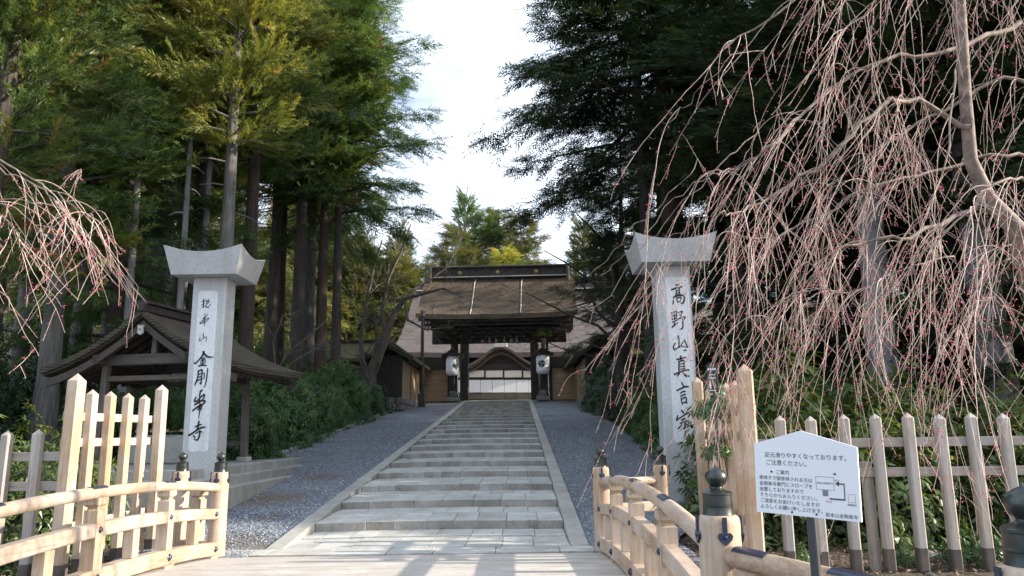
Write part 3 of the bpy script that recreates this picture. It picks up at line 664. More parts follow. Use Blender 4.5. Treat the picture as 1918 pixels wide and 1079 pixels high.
def ribbon(strokes, wmul):
    """brush strokes -> flat triangulated ribbons with round ends, in a 100-unit box (y down)"""
    b = MB()
    for st in strokes:
        P = [Vector((x, y_)) for x, y_, w in st]; Wd = [w for _, _, w in st]; n = len(P); pts = []; wd = []
        for i in range(n - 1):
            p0, p1, p2, p3 = P[max(i - 1, 0)], P[i], P[i + 1], P[min(i + 2, n - 1)]
            for k in range(8 if i < n - 2 else 9):
                t = k / 8
                pts.append(.5 * ((2 * p1) + (p2 - p0) * t + (2 * p0 - 5 * p1 + 4 * p2 - p3) * t * t + (3 * p1 - p0 - 3 * p2 + p3) * t ** 3)); wd.append((Wd[i] * (1 - t) + Wd[i + 1] * t) * wmul / 2)
        Ls, Rs = [], []
        for i, p in enumerate(pts):
            t = (pts[min(i + 1, len(pts) - 1)] - pts[max(i - 1, 0)]); t.normalize(); nrm = Vector((-t.y, t.x))
            Ls.append(p + nrm * wd[i]); Rs.append(p - nrm * wd[i])
        m = len(pts); b.add([(p.x, p.y, 0) for p in Ls + Rs], [(i, i + 1, m + i + 1, m + i) for i in range(m - 1)])
        for p, w in ((pts[0], wd[0] * 1.08), (pts[-1], wd[-1])):
            b.add([(p.x + w * math.cos(a), p.y + w * math.sin(a), 0.02) for a in np.linspace(0, 6.283, 11)[:-1]], [tuple(range(10))])
    return b
def pillar(cx, y, w, d, h, zc0, zc1, label, chars, panel, cap_hw):
    root = empty('stone_pillar', (cx, y, float(gz(cx, y))), 0, label, 'pillar'); z0 = root.location.z
    b = MB(); b.box((0, d / 2, (h - z0) / 2 - .2), (w, d, h - z0 + .4), .022); b.build('shaft', M_pillar, root)
    # flared cap with concave top and raised corners
    b = MB(); n = 12; hb = cap_hw * .83; ht = cap_hw; zb0 = zc0 - z0; zt = zc1 - z0; v = []; f = []
    def ring(hw, z, curve):
        out = []
        for sx, sy, ex, ey in ((-1, -1, 1, -1), (1, -1, 1, 1), (1, 1, -1, 1), (-1, 1, -1, -1)):
            for k in range(n):
                t = k / n; x = (sx + (ex - sx) * t) * hw; yy = (sy + (ey - sy) * t) * hw * .92 + d / 2; out.append((x, yy, z - curve * (1 - abs(2 * t - 1) ** 2.0)))
        return out
    r0 = ring(hb, zb0, 0); r1 = ring(ht, zt, .14)
    m = len(r0); v = r0 + r1; f = [(i, (i + 1) % m, m + (i + 1) % m, m + i) for i in range(m)] + [tuple(range(m))[::-1]]
    k2 = 5; prev = m
    for q in range(1, k2 + 1):
        s = 1 - q / (k2 + .0) * .999
        rr = [(x * s, (yy - d / 2) * s + d / 2, (zt - .14) + (z - (zt - .14)) * s ** 1.4 + .05 * (1 - s)) for x, yy, z in r1]
        st = len(v); v += rr; f += [(prev + i, prev + (i + 1) % m, st + (i + 1) % m, st + i) for i in range(m)]; prev = st
    f.append(tuple(prev + i for i in range(m)))
    b.add(v, f); b.build('cap', M_pillar, root, smooth=30)
    # smooth panel
    (pl, pt, pb, pr) = panel; rr = .06; poly = []
    for (qx, qz, a0) in ((pr - rr, pb + rr, -90), (pr - rr, pt - rr, 0), (pl + rr, pt - rr, 90), (pl + rr, pb + rr, 180)):
        for k in range(6): a = R(a0 + 18 * k); poly.append((qx + rr * math.cos(a) - cx, qz + rr * math.sin(a) - z0))
    b = MB(); b.extrude(poly, Matrix(((1, 0, 0), (0, 0, -1), (0, 1, 0))), .004); b.build('inscription_panel', M_panel, root)
    for key, px, py, wpx, hpx, wm in chars:
        c = at(px, py, y - .004); s = (y) / 1400.0
        rb = ribbon(G[key], wm); xs_ = [q[0] for q in rb.v]; ys_ = [q[1] for q in rb.v]
        x0, x1, y0_, y1_ = min(xs_), max(xs_), min(ys_), max(ys_); sx = wpx * s / (x1 - x0); sy = hpx * s / (y1_ - y0_)
        rb.v = [((q[0] - (x0 + x1) / 2) * sx + c.x - cx, -.008 - q[2] * .02, c.z - z0 - (q[1] - (y0_ + y1_) / 2) * sy) for q in rb.v]
        rb.build('brushed_character', M_ink, root)
PY = 14.6
def fx(px, py): return at(px, py, PY)
zt_l = fx(397, 527).z; cl0 = fx(375, 520).z; cl1 = fx(374, 468).z
xl0 = fx(346, 760).x; xl1 = fx(410, 760).x
cxl = (xl0 + xl1) / 2; wl = xl1 - xl0
pnl = (fx(363, 700).x - .01, fx(388, 545).z, fx(378, 846).z, fx(400, 700).x - .01)
pillar(cxl, PY, wl, .52, cl0 + .01, cl0, cl1, 'granite pillar with seven black brushed characters standing before the open pavilion', [
  ('sou', 386, 568, 19, 19, 1.25), ('hon', 383, 599, 18, 25, 1.15), ('yama_s', 380, 632, 15, 17, 1.0), ('kin', 382, 672, 37, 30, 1.2), ('gou', 377, 708, 24, 37, 1.2), ('hou', 373, 757, 25, 54, 1.15), ('ji', 369, 807, 32, 37, 1.2)], pnl, .77)
xr0 = fx(1238, 700).x; xr1 = fx(1304, 700).x; cxr = (xr0 + xr1) / 2; wr = xr1 - xr0
cr0 = fx(1268, 497).z; cr1 = fx(1268, 445).z
pnr = (fx(1254, 670).x, fx(1266, 519).z, fx(1280, 829).z, fx(1298, 670).x)
pillar(cxr, PY, wr, .52, cr0 + .01, cr0, cr1, 'granite pillar with six black brushed characters half veiled by cherry twigs', [
  ('kou', 1270, 551, 26, 40, 1.1), ('no', 1271, 600, 28, 38, 1.1), ('yama', 1274, 643, 29, 30, 1.1), ('shin', 1276, 686, 30, 41, 1.15), ('gon', 1279, 737, 24, 44, 1.15), ('shu', 1282, 786, 32, 36, 1.15)], pnr, .80)

# ------------------------------------------------------------------ notice board
def text_mesh(body, size, align='LEFT'):
    cu = bpy.data.curves.new('lettering', 'FONT'); cu.body = body; cu.size = size; cu.align_x = align; cu.extrude = 0; cu.resolution_u = 3
    o = bpy.data.objects.new('tmp_text', cu); COL.objects.link(o)
    dg = bpy.context.evaluated_depsgraph_get(); me = bpy.data.meshes.new_from_object(o.evaluated_get(dg)); bpy.data.objects.remove(o)
    me.materials.clear(); return me
bl = Vector((at(1415, 892, 3.45).x, 3.45)); br = Vector((at(1609, 910, 3.15).x, 3.15)); bd = br - bl; bw = bd.length; brz = math.atan2(bd.y, bd.x)
def hz(px, py, Yv): return at(px, py, Yv).z
z_bl = hz(1417, 958, 3.45); z_tl = hz(1413, 826, 3.45); z_br = hz(1612, 978, 3.15); z_tr = hz(1606, 843, 3.15)
sc_ = ((bl + br) / 2); zc = (z_bl + z_br) / 2; tilt = math.atan2(z_br - z_bl, bw)
NB = empty('notice_board', (sc_.x, sc_.y, 0), brz, 'white peaked notice board with black text and a small map on a grey pole', 'sign')
bh = (z_tl - z_bl + z_tr - z_br) / 2
BM = Matrix.Rotation(-tilt * 1.0, 4, 'Y')
bo = empty('board_mount'); bpy.data.objects.remove(bo)
poly = [(-bw / 2, 0), (bw / 2, 0), (bw / 2, bh), (-.01, bh + .062), (-bw / 2, bh)]
b = MB(); b.extrude(poly, Matrix(((1, 0, 0), (0, 0, -1), (0, 1, 0))), .012)
board = b.build('board', M_sign, NB, loc=(0, 0, zc), rot=(0, -tilt, 0))
b = MB(); b.box((.002, .03, .62), (.036, .03, 1.28), .004); b.build('pole', M_steel, NB)
def put_text(body, x, z, size, mat, wid=None):
    me = text_mesh(body, size)
    o = link('lettering', me, mat, board, (x, -.0135, z), (R(90), 0, 0))
    if wid:
        xs_ = [v.co.x for v in me.vertices]
        if xs_: o.scale = (wid / max(max(xs_) - min(xs_), 1e-4),) * 2 + (1,)
    return o
U = lambda px: -bw / 2 + bw * px       # fraction of the board's width
V = lambda q: bh * q
put_text('足元滑りやすくなっております。', U(.105), V(.815), .026, M_signtext, bw * .79)
put_text('ご注意ください。', U(.115), V(.705), .026, M_signtext, bw * .40)
put_text('ご案内', U(.215), V(.575), .022, M_signtext, bw * .125)
for i, (t_, w_) in enumerate((('車椅子で御参拝される方は', .53), ('金剛峯寺東門にスロープを', .53), ('設置しておりますので', .44), ('そちらからお入りください。', .565), ('ご迷惑をお掛けいたしますが', .585), ('よろしくお願い申し上げます。', .61))):
    put_text(t_, U(.04), V(.485 - i * .083), .022, M_signtext, bw * w_)
put_text('総本山金剛峯寺', U(.68), V(.035), .02, M_signtext, bw * .29)
def frame2d(x0, z0, x1, z1, t, mat):
    b = MB()
    for (a, c, d_, e) in ((x0, z0, x1, z0 + t), (x0, z1 - t, x1, z1), (x0, z0 + t, x0 + t, z1 - t), (x1 - t, z0 + t, x1, z1 - t)):
        b.add([(a, -.0135, c), (d_, -.0135, c), (d_, -.0135, e), (a, -.0135, e)], [(0, 1, 2, 3)])
    b.build('map_mark', mat, board)
frame2d(U(.605), V(.395), U(.775), V(.575), .0012, M_signtext)
put_text('総本山金剛峯寺', U(.615), V(.475), .01, M_signtext, bw * .15)
frame2d(U(.895), V(.25), U(.96), V(.36), .0013, M_red)
put_text('南都銀行', U(.885), V(.205), .01, M_signtext, bw * .085)
put_text('東門', U(.78), V(.52), .01, M_red, bw * .04); put_text('現在地', U(.69), V(.225), .01, M_red, bw * .055)
b = MB()
for (x0, z0, x1, z1) in ((.725, .268, .87, .288), (.862, .288, .87, .50), (.815, .482, .862, .50)):
    b.add([(U(x0), -.0135, V(z0)), (U(x1), -.0135, V(z0)), (U(x1), -.0135, V(z1)), (U(x0), -.0135, V(z1))], [(0, 1, 2, 3)])
b.add([(U(.785), -.0135, V(.491)), (U(.82), -.0135, V(.455)), (U(.82), -.0135, V(.527))], [(0, 1, 2)])
for i in range(5): b.add([(U(.665 + .011 * i), -.0135, V(.31)), (U(.665 + .011 * i + .006), -.0135, V(.31)), (U(.665 + .011 * i + .006), -.0135, V(.392)), (U(.665 + .011 * i), -.0135, V(.392))], [(0, 1, 2, 3)])
b.build('map_mark', M_signtext, board)
for x_, z_ in ((.17, .60), (.785, .62), (.36, .045), (.595, .045)):
    b = MB(); b.lathe([(.005, 0), (.0045, .002), (.002, .003), (0, .0032)], 10); o = b.build('screw', M_steel, board, loc=(U(x_), -.012, V(z_))); o.rotation_euler = (R(90), 0, 0)

# small black sign
SP = at(1345, 800, 9.75)
SS = empty('small_black_sign', (SP.x, 9.75, 0), R(-18), 'small black notice on a thin dark pole in front of the tall pickets', 'sign')
zt, zl = at(1337, 683, 9.75).z, at(1337, 735, 9.75).z
b = MB(); b.tube([(0, 0, -.1), (-.02, 0, zl + .05)], .018, 8); b.build('pole', M_steel, SS)
b = MB(); b.box((0, 0, 0), (.14, .02, zt - zl), .003); sb = b.build('sign_plate', M_black, SS, loc=(-.03, -.025, (zt + zl) / 2))
b = MB(); H_ = (zt - zl) / 2
for i in range(4): b.box((-.042 + i * .027, -.0115, H_ * .66), (.02, .001, .028)); b.box((-.042 + i * .027 + .004, -.0125, H_ * .66), (.007, .001, .016))
for i in range(3): b.box((-.026 + i * .025, -.0115, H_ * .26), (.017, .001, .013))
b.box((0, -.0115, H_ * .02), (.085, .001, .012)); b.build('sign_mark', M_whitemark, sb); b = MB()
b.add([(-.042, -.0115, -H_ * .72), (-.018, -.0115, -H_ * .72), (-.022, -.0115, -H_ * .2), (-.03, -.0115, -H_ * .1), (-.038, -.0115, -H_ * .2)], [(0, 1, 2, 3, 4)]); b.build('bottle_symbol', M_whitemark, sb)
b = MB(); b.box((0, -.0115, -H_ * .86), (.08, .001, .01)); b.build('sign_mark', M_whitemark, sb)
b = MB(); b.add([(.012, -.0115, -H_ * .7), (.046, -.0115, -H_ * .7), (.029, -.0115, -H_ * .18)], [(0, 1, 2)]); b.build('sign_mark', M_gold, sb)

# ------------------------------------------------------------------ roofs
def roof_shell(b, prof, x0, x1, thick, nx=12, lift=0.0, eaveb=None):
    """prof: list of (y,z) from front eave over the ridge to the back eave; extruded along x; thick roof with ends lifted"""
    k = len(prof); top = []; bot = []
    for i in range(nx + 1):
        t = i / nx; x = x0 + (x1 - x0) * t; up = lift * abs(2 * t - 1) ** 3
        for (y_, z) in prof: top.append((x, y_, z + up))
        for (y_, z) in prof: bot.append((x, y_, z + up - thick))
    n = (nx + 1) * k; f = []
    for i in range(nx):
        for j in range(k - 1):
            a = i * k + j; f.append((a, a + k, a + k + 1, a + 1)); f.append((n + a, n + a + 1, n + a + k + 1, n + a + k))
        for j in (0, k - 1):
            a = i * k + j; f.append((a, n + a, n + a + k, a + k))
    for i in (0, nx):
        for j in range(k - 1): a = i * k + j; f.append((a, a + 1, n + a + 1, n + a))
    b.add(top + bot, f); return b
def gable_prof(yf, zf, yr, zr, yb, zb_, sag=.12, n=9):
    out = []
    for i in range(n):
        t = i / (n - 1); out.append((yf + (yr - yf) * t, zf + (zr - zf) * (t - sag * 4 * t * (1 - t))))
    for i in range(1, n):
        t = i / (n - 1); out.append((yr + (yb - yr) * t, zr + (zb_ - zr) * (t + sag * 4 * t * (1 - t))))
    return out

# ------------------------------------------------------------------ main gate
GO = Vector((-1.22, 52.0, 3.70)); GR = R(-2.0)
gate = empty('temple_gate', GO, GR, 'large dark timber gate with a thick brown bark roof at the top of the steps', 'gate')
def gl_(px, py, dy):                         # local coordinates of a pixel at world depth 52+dy
    p = at(px, py, GO.y + dy) - GO; return p
ez = gl_(925, 588, -3.2).z; rz_ = gl_(930, 522, .6).z; rtop = gl_(930, 505, .6).z
exl, exr = gl_(777, 580, -3.2).x, gl_(1078, 575, -3.2).x
b = MB(); roof_shell(b, gable_prof(-3.2, ez, .6, rz_ + .1, 4.4, ez, .10), -5.35, 5.35, .32, 16, .16); b.build('roof', M_hiwada, gate, smooth=30)
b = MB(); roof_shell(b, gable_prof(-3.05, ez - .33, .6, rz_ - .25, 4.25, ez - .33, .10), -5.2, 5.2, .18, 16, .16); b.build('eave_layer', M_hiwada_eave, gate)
rbx = 4.85
b = MB(); b.box((0, .6, (rz_ + rtop) / 2 + .06), (rbx * 2, .62, rtop - rz_ + .1), .03); b.box((0, .6, rtop + .14), (rbx * 2 + .3, .9, .09), .02); b.box((0, .6, rtop + .22), (rbx * 2 + .1, .5, .1), .03); b.build('ridge', M_dark, gate)
b = MB()
for s in (-1, 1):
    b = MB(); b.box((s * (rbx + .08), .55, (rz_ + rtop) / 2 - .05), (.2, .95, rtop - rz_ + .55), .04); b.build('ridge_end_board', M_pav, gate)
b = MB(); b.box((0, .24, rz_ + .10), (rbx * 2, .12, .07)); b.build('ridge_moulding', M_plaster, gate)
for px, i in ((861, 0), (932, 1), (1004, 2)):
    p = gl_(px, 513, .28); b = MB(); b.lathe([(.14, 0), (.14, .03), (.10, .04), (.09, .025), (.05, .04), (0, .045)], 12); o = b.build('gold_crest', M_gold, gate, loc=(p.x, .285, (rz_ + rtop) / 2 + .08)); o.rotation_euler = (R(90), 0, 0)
prof = gable_prof(-3.2, ez, .6, rz_ + .1, 4.4, ez, .10)
for px0 in (886, 977):
    p = gl_(px0, 540, -1.5); b = MB(); b.tube([(p.x + .15 * (i == 8), y_, z + .035) for i, (y_, z) in enumerate(prof[:9])], .035, 5); b.build('roof_cable', M_plaster, gate)
# rafters (two tiers)
raf = MB()
for i in range(49):
    x = -4.9 + 9.8 * i / 48
    raf.beam((x, -2.85, ez - .62), (x, .6, ez + .95), .09, .12); raf.beam((x, -2.2, ez - .80), (x, .6, ez + .55), .09, .12)
tag(raf.build('rafters', M_dark, gate), kind='stuff')
b = MB(); b.box((0, -2.75, ez - .60), (10.0, .16, .14)); b.build('eave_beam', M_darkx, gate)
bz = gl_(925, 643, 0).z                       # underside of the main lintel
cxl_, cxr_ = gl_(862, 700, 0).x, gl_(1010, 700, 0).x
tiers = [(ez - .74, 8.6, -1.9, .2), (ez - .95, 8.0, -1.35, .2), (ez - 1.12, 9.0, -.85, .22)]
for z, w, y_, h in tiers:
    b = MB(); b.box((0, y_, z), (w, .26, h), .02); b.build('bracket_beam', M_darkx, gate)
nb = 0
for ti, (z, w, y_, h) in enumerate(tiers[:3]):
    for i in range(9):
        x = -w / 2 + .5 + (w - 1) * i / 8
        b = MB(); b.box((0, 0, .02), (.34, .5, .16), .04); b.box((0, .05, -.09), (.22, .9, .12), .03); b.build('bracket_block', M_dark, gate, loc=(x, y_ + .25, z - .16))
b = MB(); b.box((0, 0, bz + .42), (cxr_ - cxl_ + 3.9, .42, .84), .03); b.build('lintel', M_darkx, gate)
b = MB(); b.box((0, .25, bz + 1.5), (cxr_ - cxl_ + 2.4, .2, 1.7), .02); b.build('tie_wall', M_darkx, gate)
for s, cx in ((-1, cxl_), (1, cxr_)):
    b = MB(); b.box((cx - s * .30, 0, bz / 2), (.58, .52, bz + .1), .05); b.build('main_column', M_dark, gate)
    b = MB(); b.box((cx + s * .42, .1, bz / 2), (.5, .3, bz + .1), .03); b.build('side_column', M_dark, gate)
    b = MB(); b.box((cx + s * .1, 2.6, bz / 2 - .2), (.4, .4, bz - .2), .03); b.build('rear_column', M_dark, gate)
    b = MB(); b.box((cx - s * .3, 0, -.02), (.85, .8, .22), .04); b.build('plinth', M_kerb, gate)
    lat = MB()
    for i in range(4): lat.box((cx - s * .06, .55 + .3 * i, bz * .33), (.03, .04, bz * .34))
    for i in range(4): lat.box((cx - s * .06, 1.0, bz * (.19 + .09 * i)), (.035, 1.0, .04))
    lat.box((cx + s * .0, 1.0, bz * .33), (.02, 1.0, bz * .33)); lat.build('lattice_door', M_pav, gate)
b = MB(); b.box((0, -.1, .02), (cxr_ - cxl_ + 1.2, .4, .2), .02); b.build('threshold', M_kerb, gate)
for i, px in enumerate((904, 917, 930, 945, 958, 968)):
    p = gl_(px, 639, -.45); b = MB(); b.lathe([(.02, .46), (.05, .36), (.07, .2), (.12, .0), (.0, -.01)], 8); b.build('hanging_tassel', M_plaster, gate, loc=(p.x, -.36, bz + .05))
b = MB(); b.sweep([(-.04, -.04), (.04, -.04), (.04, .04), (-.04, .04)], [(gl_(895, 600, -.4).x + i * .32, -.36, bz + .56 - .1 * math.sin(i / 8 * 3.14)) for i in range(9)]); b.build('straw_rope', M_tan, gate)

# flanking board walls
def board_wall(x0, x1, y, label):
    r = empty('board_wall', (x0, y, 3.68), 0, label, 'wall'); w = x1 - x0; n = 6; h = at(810, 692, y).z - 3.68
    for i in range(n):
        b = MB(); b.box((w / 2, 0, .1 + (h - .1) * (i + .5) / n), (w - .02, .05, (h - .1) / n - .012), .006); b.build('wall_board', M_tan, r)
    b = MB(); b.box((w / 2, .04, h / 2), (w, .03, h)); b.build('backing', M_dark, r)
    b = MB(); b.box((w / 2, 0, .04), (w, .16, .1)); b.build('sill', M_dark, r)
    b = MB(); b.box((w / 2, -.1, h + .35), (w + .1, .5, .7)); b.build('dark_header', M_darkx, r)
    for q in (.06, w - .06):
        b = MB(); b.box((q, -.03, h / 2), (.12, .14, h)); b.build('wall_post', M_dark, r)
board_wall(at(787, 720, 51).x, at(842, 720, 51).x, 51, 'tan board wall left of the gate, crossed by slanting sunlight')
board_wall(at(1031, 720, 51).x, at(1110, 720, 51).x, 51, 'tan board wall right of the gate, partly hidden by dark bushes')

# wing walls with small gable roofs, mirrored on either side of the gate
def wing(mir, label, label2):
    X = (lambda x: x) if not mir else (lambda x: -2.62 - x)
    s = -1 if mir else 1; px_ = X(-7.2); r = empty('wing_building', (px_, 41.5, 2.7), 0, label, 'building')
    w = MB()
    def bx(x0, x1, y0, y1, z0, z1, name, mat, bev=.0):
        a, c = sorted((X(x0) - px_, X(x1) - px_)); b = MB(); b.box(((a + c) / 2, (y0 + y1) / 2 - 41.5, (z0 + z1) / 2 - 2.7), (c - a, y1 - y0, z1 - z0), bev); return b.build(name, mat, r)
    bx(-7.85, -6.55, 42.0, 42.15, 3.65, 6.0, 'front_wall', M_darkx)
    for q in (-7.8, -7.2, -6.55): bx(q - .07, q + .07, 41.9, 42.08, 3.6, 6.1, 'wall_post', M_dark)
    for q in range(6): bx(-7.8, -6.6, 41.97, 42.0, 3.72 + q * .38, 4.05 + q * .38, 'wall_board', M_dark)
    for q in range(8):
        y0 = 42.15 + q * 1.13; bx(-6.53, -6.47, y0 + .02, y0 + 1.08, 3.65, 5.75, 'wall_board', M_tan)
        if q % 3 == 0: bx(-6.54, -6.45, y0 - .04, y0 + .04, 3.6, 5.9, 'wall_post', M_dark)
    bx(-7.9, -6.56, 42.2, 51, 3.65, 5.9, 'core', M_dark)
    # stone footing built of blocks
    rr = random.Random(6)
    for row in range(3):
        y0 = 41.85
        while y0 < 50.6:
            l = rr.uniform(.5, .9); bx(-6.75, -6.36 + rr.uniform(-.04, .04), y0, y0 + l - .03, 2.55 + row * .37, 2.90 + row * .37, 'footing_stone', M_rock, .05); y0 += l
        x0 = -8.0
        while x0 < -6.8:
            l = rr.uniform(.4, .7); bx(x0, min(x0 + l - .03, -6.78), 41.8 + rr.uniform(-.04, .04), 42.2, 2.55 + row * .37, 2.90 + row * .37, 'footing_stone', M_rock, .05); x0 += l
    b = MB(); pf = gable_prof(-1.45, 5.92 - 2.7, 0, 6.75 - 2.7, 1.45, 5.92 - 2.7, .12, 6); roof_shell(b, pf, 0, 9.6, .2, 6)
    b.v = [(y_, x, z) for x, y_, z in b.v]; b.build('roof', M_mossroof, r, smooth=30)
    b = MB()
    for k in (-1, 1):
        b.beam((0, -.05, 6.5 - 2.7), (k * 1.4, -.05, 5.72 - 2.7), .1, .2)
    b.build('barge_board', M_dark, r)
    b = MB(); b.tube([(0, -.1, 6.8 - 2.7), (0, 9.7, 6.8 - 2.7)], .12, 8); b.build('ridge', M_dark, r)
    # long roofed wall beyond
    xa, xb = X(-7.95), X(-24); a, c = min(xa, xb), max(xa, xb); r2 = empty('roofed_wall', (a, 45.5, 3.0), 0, label2, 'wall'); ln = c - a
    b = MB(); b.box((ln / 2, .15, 1.45), (ln, .3, 3.1)); b.build('plaster_wall', M_plaster, r2)
    b = MB(); b.box((ln / 2, -.03, 2.75), (ln, .1, .5)); b.build('dark_header', M_darkx, r2)
    for i in range(int(ln // 2.4) + 1):
        b = MB(); b.box((i * 2.4 + .1, -.02, 1.45), (.16, .1, 3.1)); b.build('wall_post', M_dark, r2)
    b = MB(); roof_shell(b, gable_prof(-.85, 3.15, .15, 4.25, 1.15, 3.15, .05, 5), -.1, ln + .1, .16, 12); b.build('roof', M_mossroof, r2, smooth=30)
    b = MB(); b.box((ln / 2, .15, 4.3), (ln, .3, .16), .02); b.build('ridge', M_dark, r2)
wing(False, 'small gabled wing with dark front and tan side boards left of the gate', 'long plaster wall with a mossy roof behind the left leaning bare tree')
wing(True, 'small gabled wing mostly hidden by the dark bushes right of the gate', 'long plaster wall with a mossy roof behind the right bare tree')

# main hall behind the gate
hall = empty('main_hall', (0, 64, 3.7), 0, 'main hall with a wide pinkish brown roof seen behind the gate', 'temple hall')
hp = lambda px, py, Y: at(px, py, Y) - Vector((0, 64, 3.7))
he = hp(900, 661, 62).z; hr = hp(900, 545, 76).z
hx0 = hp(733, 640, 62).x; hx1 = 17.0
b = MB(); roof_shell(b, gable_prof(-2.0, he, 12, hr, 17, hr - 4.5, .10, 10), hx0, hx1, .4, 16, .2); b.build('roof', M_hallroof, hall, smooth=30)
b = MB(); b.box(((hx0 + hx1) / 2, 12, hr + .3), (hx1 - hx0 - .5, .8, .9), .05); b.build('ridge', M_dark, hall)
b = MB(); b.box(((hx0 + hx1) / 2, 11.5, hr + .02), (hx1 - hx0 - .5, .3, .12)); b.build('ridge_moulding', M_plaster, hall)
b = MB(); b.box(((hx0 + hx1) / 2, 2.2, he / 2 + .6), (hx1 - hx0 - 1.6, .2, he + 2.0)); b.build('wall', M_darkx, hall)
# porch with undulating gable
kf = []
ktop = hp(941, 650, 60).z; kend = hp(876, 684, 60).z; kx = hp(938, 684, 60).x
for i in range(33):
    t = -1 + 2 * i / 32; x = kx + 3.6 * t; a = abs(t)
    z = kend + (ktop - kend) * (.5 + .5 * math.cos(min(a / .80, 1) * math.pi)) + (.0 if a < .8 else (a - .8) * .5); kf.append((x, z))
def kara(name, y0, y1, up, th, mat, xs=1.0):
    b = MB(); n = len(kf); v = []
    for y_ in (y0, y1):
        v += [(kx + (x - kx) * xs, y_, z + up) for x, z in kf] + [(kx + (x - kx) * xs, y_, z + up - th) for x, z in kf]
    f = []
    for i in range(n - 1):
        f += [(i, i + 1, n + i + 1, n + i), (2 * n + i, 3 * n + i, 3 * n + i + 1, 2 * n + i + 1), (i, 2 * n + i, 2 * n + i + 1, i + 1), (n + i, n + i + 1, 3 * n + i + 1, 3 * n + i)]
    f += [(0, n, 3 * n, 2 * n), (n - 1, 3 * n - 1, 4 * n - 1, 2 * n - 1)]
    b.add(v, f); return b.build(name, mat, hall, smooth=35)
kara('porch_roof', -4.2, 1.5, .05, .22, M_hallroof)
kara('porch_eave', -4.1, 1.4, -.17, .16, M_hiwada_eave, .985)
kara('porch_gable_board', -3.9, -3.78, -.38, .22, M_pav, .95)
b = MB(); n = len(kf); v = [(x, -3.5, z - .5) for x, z in kf] + [(x, -3.5, kend - .75) for x, z in kf]; b.add(v, [(i, i + 1, n + i + 1, n + i) for i in range(n - 1)]); b.build('porch_gable', M_darkx, hall)
p = hp(938, 646, 59.7); b = MB(); b.box((p.x, -4.0, ktop + .12), (1.05, .5, .34), .05); b.build('ridge_tile', M_plaster, hall)
# front screens: cream panels above, white panels below, boards at the foot
SY = 60.3
def prect(px0, px1, py0, py1, name, mat, Y=SY, th=.04):
    a = hp(px0, py1, Y); c = hp(px1, py0, Y); b = MB(); b.box(((a.x + c.x) / 2, Y - 64, (a.z + c.z) / 2), (c.x - a.x, th, c.z - a.z), .004); return b.build(name, mat, hall)
for a, c in ((858, 906.5), (910, 941.5), (945, 977), (980.5, 1012)): prect(a, c, 694, 707, 'cream_screen', M_cream)
for i in range(7):
    a = 854.5 + 22.5 * i + .5; prect(a, a + 21.6, 711.5, 735.3, 'white_screen', M_white)
    prect(a, a + 21.6, 736.6, 748, 'foot_board', M_pav)
prect(850, 1020, 708, 711, 'screen_rail', M_dark, SY - .05); prect(850, 1020, 690, 693.5, 'screen_rail', M_dark, SY - .05); prect(850, 1020, 680, 752, 'screen_frame', M_dark, SY + .08)
prect(880, 1000, 748.5, 754, 'porch_step', M_kerb, SY - .6, .6)

